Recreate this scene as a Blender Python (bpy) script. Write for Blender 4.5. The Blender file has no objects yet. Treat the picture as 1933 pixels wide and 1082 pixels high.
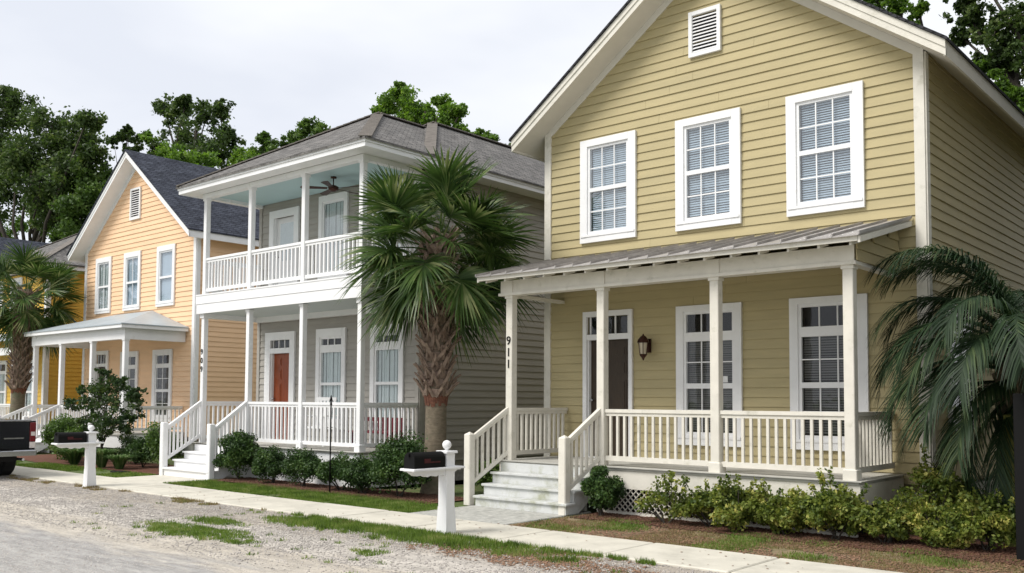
import bpy, math, random
import numpy as np
from mathutils import Vector, Matrix, Euler
random.seed(7); rng = np.random.default_rng(11)
SC = bpy.context.scene; COL = SC.collection

# ------------------------------------------------------------------ camera
R_ = Vector((0.75774893, 0.65252471, 0.00529752)); U_ = Vector((0.0309811, -0.04408373, 0.99854734))
F_ = Vector((-0.65181035, 0.75648406, 0.05362033)); EYE = Vector((0, 0, 1.63)); FPX = 1766.73; CY = 661.06
cd = bpy.data.cameras.new("camera"); cam = bpy.data.objects.new("camera", cd); COL.objects.link(cam)
m = Matrix((R_, U_, -F_)).transposed().to_4x4(); m.translation = EYE; cam.matrix_world = m
cd.sensor_width = 36.0; cd.lens = FPX / 1933 * 36; cd.shift_y = (CY - 541) / 1933
cd.clip_start = 0.05; cd.clip_end = 1500
SC.camera = cam
def at(u, v, Y):
    """world point seen at photo pixel (u,v) on the plane y=Y (used to set out the far tree crowns)"""
    d = F_ + R_ * ((u - 966.5) / FPX) + U_ * ((CY - v) / FPX)
    return EYE + d * (Y / d.y)

# ------------------------------------------------------------------ sky, sun, exposure
SUN_EL, SUN_AZ = math.radians(50), math.radians(205)      # azimuth clockwise from +Y: behind the camera, a little to its left
W = bpy.data.worlds.new("World"); SC.world = W; W.use_nodes = True
nt = W.node_tree; N = nt.nodes; L = nt.links; N.clear()
out = N.new("ShaderNodeOutputWorld"); bg = N.new("ShaderNodeBackground"); bg.inputs[1].default_value = 0.10
sky = N.new("ShaderNodeTexSky"); sky.sky_type = 'NISHITA'; sky.sun_disc = False
sky.sun_elevation = SUN_EL; sky.sun_rotation = SUN_AZ
tc = N.new("ShaderNodeTexCoord"); mp = N.new("ShaderNodeMapping"); mp.inputs['Scale'].default_value = (1.0, 1.0, 2.6)
n1 = N.new("ShaderNodeTexNoise"); n1.inputs['Scale'].default_value = 1.35; n1.inputs['Detail'].default_value = 5; n1.inputs['Roughness'].default_value = .5
cr = N.new("ShaderNodeValToRGB"); cr.color_ramp.elements[0].position = .40; cr.color_ramp.elements[1].position = .60
cr.color_ramp.elements[0].color = (7.3, 7.6, 8.3, 1); cr.color_ramp.elements[1].color = (9.6, 9.7, 9.9, 1)
mx = N.new("ShaderNodeMixRGB"); mx.inputs[0].default_value = .93
L.new(tc.outputs['Generated'], mp.inputs[0]); L.new(mp.outputs[0], n1.inputs['Vector']); L.new(n1.outputs['Fac'], cr.inputs[0])
L.new(sky.outputs[0], mx.inputs[1]); L.new(cr.outputs[0], mx.inputs[2]); L.new(mx.outputs[0], bg.inputs[0]); L.new(bg.outputs[0], out.inputs[0])
sd = bpy.data.lights.new("sun", 'SUN'); sd.energy = 2.9; sd.angle = math.radians(24); sd.color = (1.0, .96, .9)
so = bpy.data.objects.new("sun", sd); COL.objects.link(so)
sv = Vector((math.sin(SUN_AZ) * math.cos(SUN_EL), math.cos(SUN_AZ) * math.cos(SUN_EL), math.sin(SUN_EL)))
so.rotation_euler = sv.to_track_quat('Z', 'Y').to_euler(); so.location = sv * 60
SC.view_settings.view_transform = 'Standard'; SC.view_settings.look = 'None'; SC.view_settings.gamma = 1
SC.view_settings.exposure = 0.24; SC.view_settings.use_curve_mapping = False
SC.render.engine = 'CYCLES'; SC.cycles.max_bounces = 6; SC.cycles.transparent_max_bounces = 12

# ------------------------------------------------------------------ materials
def mat(name, col, rough=.7, var=.12, vscale=3.0, bump=0.0, bscale=60, metal=0.0, spec=.35, col2=None, c2scale=1.5, c2pos=(.5, .7), stretch=None):
    m = bpy.data.materials.new(name); m.use_nodes = True; t = m.node_tree; n = t.nodes; l = t.links
    b = n['Principled BSDF']; b.inputs['Roughness'].default_value = rough; b.inputs['Metallic'].default_value = metal
    b.inputs['Specular IOR Level'].default_value = spec
    tc = n.new("ShaderNodeTexCoord"); vec = tc.outputs['Object']
    geo = n.new("ShaderNodeNewGeometry"); vec = geo.outputs['Position']
    if stretch:
        mpp = n.new("ShaderNodeMapping"); mpp.inputs['Scale'].default_value = stretch; l.new(vec, mpp.inputs[0]); vec = mpp.outputs[0]
    ns = n.new("ShaderNodeTexNoise"); ns.inputs['Scale'].default_value = vscale; ns.inputs['Detail'].default_value = 6; ns.inputs['Roughness'].default_value = .6
    l.new(vec, ns.inputs['Vector'])
    r = n.new("ShaderNodeValToRGB"); r.color_ramp.elements[0].position = .3; r.color_ramp.elements[1].position = .7
    r.color_ramp.elements[0].color = tuple(c * (1 - var) for c in col) + (1,); r.color_ramp.elements[1].color = tuple(min(1, c * (1 + var)) for c in col) + (1,)
    l.new(ns.outputs['Fac'], r.inputs[0]); c = r.outputs[0]
    if col2:
        n2 = n.new("ShaderNodeTexNoise"); n2.inputs['Scale'].default_value = c2scale; n2.inputs['Detail'].default_value = 8; n2.inputs['Roughness'].default_value = .7
        l.new(vec, n2.inputs['Vector']); r2 = n.new("ShaderNodeValToRGB")
        r2.color_ramp.elements[0].position, r2.color_ramp.elements[1].position = c2pos
        l.new(n2.outputs['Fac'], r2.inputs[0]); mm = n.new("ShaderNodeMixRGB"); mm.inputs[2].default_value = tuple(col2) + (1,)
        l.new(r2.outputs[0], mm.inputs[0]); l.new(c, mm.inputs[1]); c = mm.outputs[0]
    l.new(c, b.inputs['Base Color'])
    if bump:
        nb = n.new("ShaderNodeTexNoise"); nb.inputs['Scale'].default_value = bscale; nb.inputs['Detail'].default_value = 4
        l.new(vec, nb.inputs['Vector']); bp = n.new("ShaderNodeBump"); bp.inputs['Strength'].default_value = bump; bp.inputs['Distance'].default_value = .01
        l.new(nb.outputs['Fac'], bp.inputs['Height']); l.new(bp.outputs[0], b.inputs['Normal'])
    return m
def leafmat(name, ca, cb, cc=None, trans=.35, rough=.5, scale=1.2):
    m = bpy.data.materials.new(name); m.use_nodes = True; t = m.node_tree; n = t.nodes; l = t.links
    b = n['Principled BSDF']; b.inputs['Roughness'].default_value = rough; b.inputs['Specular IOR Level'].default_value = .3
    g = n.new("ShaderNodeNewGeometry"); ns = n.new("ShaderNodeTexNoise"); ns.inputs['Scale'].default_value = scale; ns.inputs['Detail'].default_value = 2
    l.new(g.outputs['Position'], ns.inputs['Vector'])
    ad = n.new("ShaderNodeMath"); ad.operation = 'MULTIPLY_ADD'; ad.inputs[1].default_value = .55; l.new(g.outputs['Random Per Island'], ad.inputs[0])
    sb = n.new("ShaderNodeMath"); sb.operation = 'MULTIPLY_ADD'; sb.inputs[1].default_value = 1.5; sb.inputs[2].default_value = -.5
    l.new(ns.outputs['Fac'], sb.inputs[0]); l.new(sb.outputs[0], ad.inputs[2])
    r = n.new("ShaderNodeValToRGB"); e = r.color_ramp.elements; e[0].position = .12; e[0].color = tuple(ca) + (1,); e[1].position = .7; e[1].color = tuple(cb) + (1,)
    if cc: x = e.new(.93); x.color = tuple(cc) + (1,)
    l.new(ad.outputs[0], r.inputs[0]); l.new(r.outputs[0], b.inputs['Base Color'])
    tr = n.new("ShaderNodeBsdfTranslucent"); hs = n.new("ShaderNodeHueSaturation"); hs.inputs['Saturation'].default_value = 1.1; hs.inputs['Value'].default_value = 1.5; l.new(r.outputs[0], hs.inputs['Color']); l.new(hs.outputs[0], tr.inputs[0])
    mx = n.new("ShaderNodeMixShader"); mx.inputs[0].default_value = trans; l.new(b.outputs[0], mx.inputs[1]); l.new(tr.outputs[0], mx.inputs[2])
    l.new(mx.outputs[0], n['Material Output'].inputs['Surface']); return m
def shinglemat(name, ca, cb, cm):
    m = mat(name, ca, rough=.95, spec=.1); t = m.node_tree; n = t.nodes; l = t.links; b = n['Principled BSDF']
    g = n.new("ShaderNodeNewGeometry"); s = n.new("ShaderNodeSeparateXYZ"); l.new(g.outputs['Position'], s.inputs[0])
    a = n.new("ShaderNodeMath"); a.operation = 'ADD'; l.new(s.outputs[0], a.inputs[0]); l.new(s.outputs[1], a.inputs[1])
    c = n.new("ShaderNodeCombineXYZ"); l.new(a.outputs[0], c.inputs[0]); l.new(s.outputs[2], c.inputs[1])
    br = n.new("ShaderNodeTexBrick"); br.inputs['Color1'].default_value = tuple(ca) + (1,); br.inputs['Color2'].default_value = tuple(cb) + (1,); br.inputs['Mortar'].default_value = tuple(cm) + (1,)
    br.inputs['Scale'].default_value = 1; br.inputs['Brick Width'].default_value = .22; br.inputs['Row Height'].default_value = .075; br.inputs['Mortar Size'].default_value = .008; br.inputs['Mortar Smooth'].default_value = .3; br.inputs['Bias'].default_value = .0
    l.new(c.outputs[0], br.inputs[0])
    ns = n.new("ShaderNodeTexNoise"); ns.inputs['Scale'].default_value = 5; ns.inputs['Detail'].default_value = 8; l.new(g.outputs['Position'], ns.inputs['Vector'])
    r = n.new("ShaderNodeValToRGB"); r.color_ramp.elements[0].position = .3; r.color_ramp.elements[0].color = (.62, .62, .62, 1); r.color_ramp.elements[1].position = .7; r.color_ramp.elements[1].color = (1.3, 1.3, 1.3, 1)
    l.new(ns.outputs[0], r.inputs[0]); mm = n.new("ShaderNodeMixRGB"); mm.blend_type = 'MULTIPLY'; mm.inputs[0].default_value = 1; l.new(br.outputs[0], mm.inputs[1]); l.new(r.outputs[0], mm.inputs[2]); l.new(mm.outputs[0], b.inputs['Base Color'])
    bp = n.new("ShaderNodeBump"); bp.inputs['Distance'].default_value = .012; bp.inputs['Strength'].default_value = .8; bp.invert = True; l.new(br.outputs['Fac'], bp.inputs['Height']); l.new(bp.outputs[0], b.inputs['Normal'])
    return m
def glassmat(name, tint=(.95, .96, .96), refl=.0):
    m = bpy.data.materials.new(name); m.use_nodes = True; t = m.node_tree; n = t.nodes; l = t.links; n.remove(n['Principled BSDF'])
    tr = n.new("ShaderNodeBsdfTransparent"); tr.inputs[0].default_value = tuple(tint) + (1,)
    gl = n.new("ShaderNodeBsdfGlossy"); gl.inputs['Roughness'].default_value = .03
    fr = n.new("ShaderNodeFresnel"); fr.inputs[0].default_value = 1.55
    ma = n.new("ShaderNodeMath"); ma.operation = 'MULTIPLY_ADD'; ma.inputs[1].default_value = 1.1; ma.inputs[2].default_value = refl; ma.use_clamp = True; l.new(fr.outputs[0], ma.inputs[0]); gb = n.new('ShaderNodeNewGeometry'); iv = n.new('ShaderNodeMath'); iv.operation = 'SUBTRACT'; iv.inputs[0].default_value = 1; l.new(gb.outputs['Backfacing'], iv.inputs[1]); mu = n.new('ShaderNodeMath'); mu.operation = 'MULTIPLY'; l.new(ma.outputs[0], mu.inputs[0]); l.new(iv.outputs[0], mu.inputs[1])
    # slight waviness of float glass
    ns = n.new("ShaderNodeTexNoise"); ns.inputs['Scale'].default_value = 3; g = n.new("ShaderNodeNewGeometry"); l.new(g.outputs['Position'], ns.inputs['Vector'])
    bp = n.new("ShaderNodeBump"); bp.inputs['Strength'].default_value = .12; bp.inputs['Distance'].default_value = .02; l.new(ns.outputs[0], bp.inputs['Height']); l.new(bp.outputs[0], gl.inputs['Normal'])
    mx = n.new("ShaderNodeMixShader"); l.new(mu.outputs[0], mx.inputs[0]); l.new(tr.outputs[0], mx.inputs[1]); l.new(gl.outputs[0], mx.inputs[2]); l.new(mx.outputs[0], n['Material Output'].inputs['Surface']); return m

M = {}
M['yellow'] = mat('olive_yellow_siding_paint', (.445, .375, .205), .65, .07, 1.2, .15, 90, col2=(.39, .335, .19), c2scale=.9, c2pos=(.42, .85), stretch=(1, 1, 6))
M['grey'] = mat('warm_grey_siding_paint', (.375, .355, .32), .65, .07, 1.2, .15, 90, col2=(.31, .295, .265), c2scale=.9, c2pos=(.42, .85), stretch=(1, 1, 6))
M['orange'] = mat('peach_siding_paint', (.82, .56, .35), .65, .06, 1.2, .15, 90, stretch=(1, 1, 6))
M['amber'] = mat('amber_siding_paint', (.66, .42, .07), .65, .06, 1.2, .15, 90, stretch=(1, 1, 6))
M['olive'] = mat('dark_olive_siding_paint', (.075, .085, .05), .65, .06, 1.2, .15, 90, stretch=(1, 1, 6))  # kept dark so the added neighbour bounces little light onto the yellow flank
M['white'] = mat('white_trim_paint', (.80, .80, .80), .5, .05, 3, .15, 60, col2=(.60, .60, .57), c2scale=6, c2pos=(.58, .85))
M['cream'] = mat('weathered_cream_trim_paint', (.68, .65, .575), .6, .07, 4, .25, 60, col2=(.34, .33, .24), c2scale=5, c2pos=(.55, .90))
M['step'] = mat('weathered_white_step_paint', (.55, .56, .55), .55, .08, 5, .2, 50, col2=(.27, .28, .15), c2scale=3.4, c2pos=(.50, .78))
M['deck'] = mat('grey_deck_paint', (.45, .44, .40), .6, .12, 4, .2, 50)
M['soffit'] = mat('off_white_soffit', (.66, .63, .56), .7, .04)
M['blueceil'] = mat('haint_blue_ceiling', (.42, .57, .58), .6, .03)
M['greyceil'] = mat('pale_grey_ceiling', (.55, .60, .60), .6, .03)
M['shg_br'] = shinglemat('weathered_grey_shingles', (.15, .145, .14), (.20, .19, .18), (.07, .068, .066))
M['shg_bl'] = shinglemat('charcoal_shingles', (.045, .05, .065), (.07, .078, .098), (.02, .02, .028))
M['shg_dk'] = shinglemat('dark_shingles', (.04, .04, .045), (.055, .055, .06), (.02, .02, .02))
M['cap_br'] = mat('weathered_ridge_caps', (.22, .20, .18), .95, .18, 8, .5, 60, spec=.1)
M['cream_yellow'] = M['yellow']
M['metal1'] = mat('weathered_galvanised_roof', (.38, .36, .345), .5, .22, 3, .2, 30, metal=.35, col2=(.27, .25, .235), c2scale=4, c2pos=(.5, .75))
M['metal3'] = mat('pale_blue_grey_metal_roof', (.42, .47, .50), .45, .1, 2, .1, 30, metal=.3)
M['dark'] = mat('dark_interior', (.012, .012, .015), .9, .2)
M['blind_sky'] = mat('sky_tinted_blind_slats', (.46, .56, .66), .6, .05)  # white slats, with reflected sky blue put into their colour
M['blind_d'] = mat('shaded_blind_slats', (.13, .13, .13), .6, .08)  # white slats dimmed; shade of porch and rooms is in the colour
M['curtain'] = mat('pale_curtain', (.60, .67, .68), .8, .06, 8)
M['glass'] = glassmat('window_glass'); M['glass_up'] = glassmat('upper_window_glass', refl=.14)
M['door_dk'] = mat('dark_brown_door', (.045, .030, .018), .4, .25, 6, .1, 30, stretch=(8, 8, 1))
M['door_or'] = mat('orange_brown_varnished_door', (.24, .050, .011), .35, .25, 5, .1, 30, stretch=(8, 8, 1))
M['black'] = mat('black_metal', (.006, .006, .006), .6, .1, spec=.15)
M['bronze'] = mat('aged_bronze', (.06, .025, .018), .35, .3, 20, metal=.6)
M['lampglass'] = mat('lantern_glass', (.55, .48, .35), .1, .1, spec=.6)
M['conc'] = mat('sidewalk_concrete', (.58, .55, .47), .85, .10, 3, .25, 70, col2=(.42, .40, .34), c2scale=1.3, c2pos=(.5, .75))
M['conc2'] = mat('weathered_walkway_concrete', (.36, .36, .33), .85, .30, 9, .4, 60, col2=(.50, .49, .45), c2scale=12, c2pos=(.45, .65))
M['gravel'] = mat('gravel_ground', (.40, .38, .36), .95, .22, 55, .8, 90, col2=(.50, .47, .42), c2scale=1.1, c2pos=(.42, .68))
M['stone_a'] = mat('grey_gravel_stone', (.40, .37, .34), .9, .45, 9)
M['road'] = mat('worn_pale_asphalt', (.37, .37, .37), .9, .18, 70, .6, 120, col2=(.56, .54, .50), c2scale=1.6, c2pos=(.48, .66), stretch=(.45, 1.6, 1))
M['sand'] = mat('pale_sand', (.52, .485, .43), .95, .12, 20, .4, 60, col2=(.42, .38, .33), c2scale=5, c2pos=(.5, .7), stretch=(.5, 1.5, 1))
def vergemat():
    m = mat('gravel_verge_ground', (.38, .345, .30), .95, .28, 55, .8, 90, col2=(.47, .43, .38), c2scale=1.1, c2pos=(.42, .68)); t = m.node_tree; n = t.nodes; l = t.links; b = n['Principled BSDF']
    prev = b.inputs['Base Color'].links[0].from_socket; g = n.new("ShaderNodeNewGeometry"); s = n.new("ShaderNodeSeparateXYZ"); l.new(g.outputs['Position'], s.inputs[0])
    mp = n.new("ShaderNodeMapping"); mp.inputs['Scale'].default_value = (.35, 1.5, 1); l.new(g.outputs['Position'], mp.inputs[0])
    ns = n.new("ShaderNodeTexNoise"); ns.inputs['Scale'].default_value = 1.6; ns.inputs['Detail'].default_value = 9; ns.inputs['Roughness'].default_value = .72; l.new(mp.outputs[0], ns.inputs['Vector'])
    f = n.new("ShaderNodeMath"); f.operation = 'MULTIPLY_ADD'; f.inputs[1].default_value = 2.6; l.new(ns.outputs[0], f.inputs[0]); l.new(s.outputs[1], f.inputs[2])
    mr = n.new("ShaderNodeMapRange"); mr.inputs[1].default_value = 5.4; mr.inputs[2].default_value = 8.6; l.new(f.outputs[0], mr.inputs[0])
    r = n.new("ShaderNodeValToRGB"); e = r.color_ramp.elements; e[0].position = 0; e[0].color = (.40, .395, .385, 1); e[1].position = 1; e[1].color = (1, 1, 1, 1)
    x = e.new(.22); x.color = (.37, .365, .36, 1); x = e.new(.36); x.color = (.52, .485, .43, 1); x = e.new(.55); x.color = (.49, .45, .39, 1)
    l.new(mr.outputs[0], r.inputs[0]); mr2 = n.new("ShaderNodeMapRange"); mr2.inputs[1].default_value = .52; mr2.inputs[2].default_value = .95; l.new(mr.outputs[0], mr2.inputs[0])
    # fine stone speckle over everything
    vo = n.new("ShaderNodeTexVoronoi"); vo.inputs['Scale'].default_value = 45; l.new(g.outputs['Position'], vo.inputs['Vector']); hs = n.new("ShaderNodeMixRGB"); hs.blend_type = 'MULTIPLY'; hs.inputs[0].default_value = .35; rr = n.new("ShaderNodeValToRGB"); rr.color_ramp.elements[0].color = (.45, .43, .40, 1); rr.color_ramp.elements[1].color = (1.25, 1.22, 1.18, 1); l.new(vo.outputs['Color'], rr.inputs[0])
    mx = n.new("ShaderNodeMixRGB"); l.new(mr2.outputs[0], mx.inputs[0]); l.new(r.outputs[0], mx.inputs[1]); l.new(prev, mx.inputs[2]); l.new(mx.outputs[0], hs.inputs[1]); l.new(rr.outputs[0], hs.inputs[2]); n3 = n.new("ShaderNodeTexNoise"); n3.inputs['Scale'].default_value = 5; n3.inputs['Detail'].default_value = 10; n3.inputs['Roughness'].default_value = .8; l.new(mp.outputs[0], n3.inputs['Vector']); r3 = n.new("ShaderNodeValToRGB"); r3.color_ramp.elements[0].position = .38; r3.color_ramp.elements[0].color = (.68, .67, .66, 1); r3.color_ramp.elements[1].position = .62; r3.color_ramp.elements[1].color = (1.15, 1.14, 1.12, 1); l.new(n3.outputs[0], r3.inputs[0])
    h2 = n.new("ShaderNodeMixRGB"); h2.blend_type = 'MULTIPLY'; h2.inputs[0].default_value = 1; l.new(hs.outputs[0], h2.inputs[1]); l.new(r3.outputs[0], h2.inputs[2]); l.new(h2.outputs[0], b.inputs['Base Color']); return m
M['verge'] = vergemat()
M['soil'] = mat('bare_brown_soil', (.24, .18, .11), .95, .30, 18, .8, 60, col2=(.10, .12, .04), c2scale=2.2, c2pos=(.45, .65))
M['lawn'] = mat('lawn_soil', (.085, .12, .035), .95, .3, 10, .8, 60, col2=(.17, .13, .07), c2scale=3, c2pos=(.5, .7))
M['mulch'] = mat('red_brown_mulch', (.12, .05, .03), .95, .4, 40, 1.0, 60)
M['mulchchip'] = mat('mulch_chips', (.11, .055, .035), .95, .45, 25)
M['litter'] = mat('dry_leaf_litter', (.27, .16, .10), .9, .4, 20)
M['bark'] = mat('grey_brown_bark', (.05, .042, .034), .95, .3, 8, .8, 30)
M['palmtrunk'] = mat('fibrous_palm_trunk', (.19, .155, .11), .95, .3, 12, .9, 40, col2=(.12, .13, .08), c2scale=2, c2pos=(.5, .7), stretch=(1, 1, 2.5))
M['boot'] = mat('dry_leaf_base', (.27, .20, .155), .9, .35, 9, .5, 40, col2=(.12, .07, .05), c2scale=6, c2pos=(.48, .7))
M['boot_red'] = mat('red_brown_fibre', (.16, .07, .045), .95, .4, 30, .8, 60)
M['leaf_oak'] = leafmat('oak_leaves', (.024, .044, .013), (.070, .115, .028), (.13, .17, .05))
M['leaf_brt'] = leafmat('bright_spring_leaves', (.05, .10, .016), (.15, .26, .04), (.24, .34, .07), trans=.45)
M['leaf_mid'] = leafmat('mid_green_leaves', (.035, .07, .016), (.10, .17, .035), (.16, .23, .06))
M['leaf_box'] = leafmat('boxwood_leaves', (.014, .034, .010), (.05, .10, .022), (.10, .16, .04), trans=.2, scale=4)
M['leaf_var'] = leafmat('variegated_leaves', (.045, .08, .015), (.19, .23, .04), (.56, .52, .15), trans=.3, scale=3.5)
M['leaf_crape'] = leafmat('crape_leaves', (.016, .035, .014), (.05, .09, .022), (.09, .13, .03), trans=.3, scale=3)
M['palm'] = leafmat('cabbage_palm_leaf', (.020, .045, .012), (.068, .12, .028), (.25, .28, .12), trans=.25, rough=.38, scale=2)
M['palmdry'] = leafmat('dry_palm_leaf', (.10, .08, .04), (.26, .21, .12), (.36, .30, .19), trans=.3, scale=2)
M['pindo'] = leafmat('pindo_palm_leaflet', (.007, .020, .007), (.022, .047, .016), (.065, .095, .035), trans=.2, rough=.55, scale=2)
M['grass'] = leafmat('grass_blades', (.06, .10, .018), (.16, .25, .04), (.30, .30, .12), trans=.3, scale=3)
M['drygrass'] = leafmat('dry_grass_blades', (.14, .10, .05), (.28, .22, .10), (.14, .19, .05), trans=.3, scale=3)
M['liriope'] = leafmat('strap_leaves', (.03, .07, .02), (.09, .16, .045), (.25, .30, .14), trans=.25, scale=4)
M['truck'] = mat('black_car_paint', (.006, .007, .012), .18, .1, spec=.6)
M['chrome'] = mat('dull_chrome', (.40, .40, .42), .25, .05, metal=.9)
M['tyre'] = mat('tyre_rubber', (.012, .012, .012), .85, .2)
M['taillight'] = mat('red_tail_light', (.13, .006, .010), .2, .1, spec=.6)
M['clear'] = mat('clear_lamp_lens', (.6, .55, .52), .2, .1, spec=.6)
M['plate'] = mat('licence_plate', (.55, .5, .6), .4, .1)
M['mailred'] = mat('red_flag_paint', (.06, .008, .010), .6, .3, 30)
M['redbench'] = mat('dark_red_paint', (.12, .012, .02), .6, .2)
M['moss'] = mat('mossy_wood', (.12, .125, .03), .9, .4, 8, .6, 40)
M['redbud'] = M['bark']

# ------------------------------------------------------------------ object helpers
class MB:
    def __init__(s): s.v = []; s.f = []
    def add(s, vs, fs):
        o = len(s.v); s.v += [tuple(v) for v in vs]; s.f += [tuple(i + o for i in f) for f in fs]; return s
    def box(s, x0, x1, y0, y1, z0, z1):
        x0, x1 = min(x0, x1), max(x0, x1); y0, y1 = min(y0, y1), max(y0, y1); z0, z1 = min(z0, z1), max(z0, z1)
        return s.add([(x0, y0, z0), (x1, y0, z0), (x1, y1, z0), (x0, y1, z0), (x0, y0, z1), (x1, y0, z1), (x1, y1, z1), (x0, y1, z1)],
                     [(0, 3, 2, 1), (4, 5, 6, 7), (0, 1, 5, 4), (1, 2, 6, 5), (2, 3, 7, 6), (3, 0, 4, 7)])
    def cbox(s, x0, x1, y0, y1, z0, z1, c=.008, ct=None):
        """box with chamfered vertical edges and chamfered top"""
        ct = c if ct is None else ct
        def ring(z, i=0.0):
            a, b, d, e = x0 + i, x1 - i, y0 + i, y1 - i
            return [(a + c, d, z), (b - c, d, z), (b, d + c, z), (b, e - c, z), (b - c, e, z), (a + c, e, z), (a, e - c, z), (a, d + c, z)]
        vs = ring(z0) + ring(z1 - ct) + ring(z1, ct); fs = [tuple(range(7, -1, -1)), tuple(range(16, 24))]
        for k in (0, 8):
            for i in range(8): j = (i + 1) % 8; fs.append((k + i, k + j, k + 8 + j, k + 8 + i))
        return s.add(vs, fs)
    def beam(s, p, q, w, h, up=(0, 0, 1)):
        p, q = Vector(p), Vector(q); d = (q - p).normalized(); sd = d.cross(Vector(up))
        sd = sd.normalized() if sd.length > 1e-6 else Vector((1, 0, 0)); u = sd.cross(d).normalized(); sd *= w / 2; u *= h / 2
        vs = [p - sd - u, p + sd - u, p + sd + u, p - sd + u, q - sd - u, q + sd - u, q + sd + u, q - sd + u]
        return s.add(vs, [(3, 2, 1, 0), (4, 5, 6, 7), (0, 1, 5, 4), (1, 2, 6, 5), (2, 3, 7, 6), (3, 0, 4, 7)])
    def vbeam(s, p, q, w, h):
        """sloping rail whose ends are cut plumb; h is measured vertically"""
        p, q = Vector(p), Vector(q); d = q - p; sd = Vector((d.y, -d.x, 0)).normalized() * w / 2; u = Vector((0, 0, h / 2))
        vs = [p - sd - u, p + sd - u, p + sd + u, p - sd + u, q - sd - u, q + sd - u, q + sd + u, q - sd + u]
        return s.add(vs, [(3, 2, 1, 0), (4, 5, 6, 7), (0, 1, 5, 4), (1, 2, 6, 5), (2, 3, 7, 6), (3, 0, 4, 7)])
    def tube(s, pts, rs, n=8, cap=True):
        pts = [Vector(p) for p in pts]; rs = rs if hasattr(rs, '__len__') else [rs] * len(pts); vs = []; ref = Vector((.3, .2, 1)).normalized()
        for i, p in enumerate(pts):
            d = (pts[min(i + 1, len(pts) - 1)] - pts[max(i - 1, 0)]).normalized(); a = d.cross(ref)
            if a.length < .05: a = d.cross(Vector((1, 0, 0)))
            a.normalize(); b = d.cross(a)
            vs += [p + (a * math.cos(2 * math.pi * k / n) + b * math.sin(2 * math.pi * k / n)) * rs[i] for k in range(n)]
        fs = [(i * n + k, i * n + (k + 1) % n, (i + 1) * n + (k + 1) % n, (i + 1) * n + k) for i in range(len(pts) - 1) for k in range(n)]
        if cap: fs += [tuple(range(n - 1, -1, -1)), tuple(range((len(pts) - 1) * n, len(pts) * n))]
        return s.add(vs, fs)
    def lathe(s, c, prof, n=20):
        c = Vector(c); vs = [c + Vector((r * math.cos(2 * math.pi * k / n), r * math.sin(2 * math.pi * k / n), z)) for r, z in prof for k in range(n)]
        fs = [(i * n + k, i * n + (k + 1) % n, (i + 1) * n + (k + 1) % n, (i + 1) * n + k) for i in range(len(prof) - 1) for k in range(n)]
        fs += [tuple(range(n - 1, -1, -1)), tuple(range((len(prof) - 1) * n, len(prof) * n))]
        return s.add(vs, fs)
    def poly(s, pts, axis, t):
        """extrude polygon pts (3D, one plane) by vector axis*t"""
        n = len(pts); a = Vector(axis) * t; vs = [Vector(p) for p in pts]; vs += [v + a for v in vs]
        return s.add(vs, [tuple(range(n - 1, -1, -1)), tuple(range(n, 2 * n))] + [(i, (i + 1) % n, n + (i + 1) % n, n + i) for i in range(n)])
    def mesh(s, name, m, smooth=False, off=(0, 0, 0)):
        me = bpy.data.meshes.new(name); me.from_pydata([(v[0] - off[0], v[1] - off[1], v[2] - off[2]) for v in s.v], [], s.f); me.update()
        if m: me.materials.append(m)
        import bmesh; b = bmesh.new(); b.from_mesh(me); bmesh.ops.recalc_face_normals(b, faces=b.faces[:]); b.to_mesh(me); b.free()
        if smooth: me.shade_smooth()
        return me
def quick(name, V, F, m):
    """numpy mesh; F is (n,k)"""
    me = bpy.data.meshes.new(name); V = np.asarray(V, dtype=np.float32); F = np.asarray(F, dtype=np.int32); k = F.shape[1]
    me.vertices.add(len(V)); me.vertices.foreach_set('co', V.ravel()); me.loops.add(F.size); me.loops.foreach_set('vertex_index', F.ravel())
    me.polygons.add(len(F)); me.polygons.foreach_set('loop_start', np.arange(0, F.size, k, dtype=np.int32)); me.update(calc_edges=True)
    me.materials.append(m); return me
def wloc(o):
    v = Vector((0, 0, 0))
    while o is not None: v += o.location; o = o.parent
    return v
def link(name, me, parent=None, loc=(0, 0, 0), rot=(0, 0, 0), scale=(1, 1, 1), kind=None, label=None):
    o = bpy.data.objects.new(name, me); COL.objects.link(o); o.location = loc; o.rotation_euler = rot; o.scale = scale
    if parent: o.parent = parent
    if kind: o['kind'] = kind
    if label: o['label'] = label
    return o
def thing(name, label, cat, loc=(0, 0, 0), rot=(0, 0, 0), group=None, me=None):
    o = link(name, me, None, loc, rot); o['label'] = label; o['category'] = cat
    if group: o['group'] = group
    return o
def part(name, mb, m, parent, smooth=False, kind=None, label=None):
    """mb in world coordinates (parents unrotated)"""
    o = wloc(parent); return link(name, mb.mesh(name, m, smooth, o), parent, kind=kind, label=label)
def piece(name, me, parent, wl, scale=(1, 1, 1), rot=(0, 0, 0)):
    return link(name, me, parent, Vector(wl) - wloc(parent), rot, scale)
def setting(name, mb, m):
    o = link(name, mb.mesh(name, m)); o['kind'] = 'structure'; return o
UNIT = {}
def ubox(m, kind='box'):
    """shared unit box centred on its own origin, base at z=0"""
    if (m.name, kind) not in UNIT: UNIT[(m.name, kind)] = MB().box(-.5, .5, -.5, .5, 0, 1).mesh('unit_' + m.name, m)
    return UNIT[(m.name, kind)]
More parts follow.
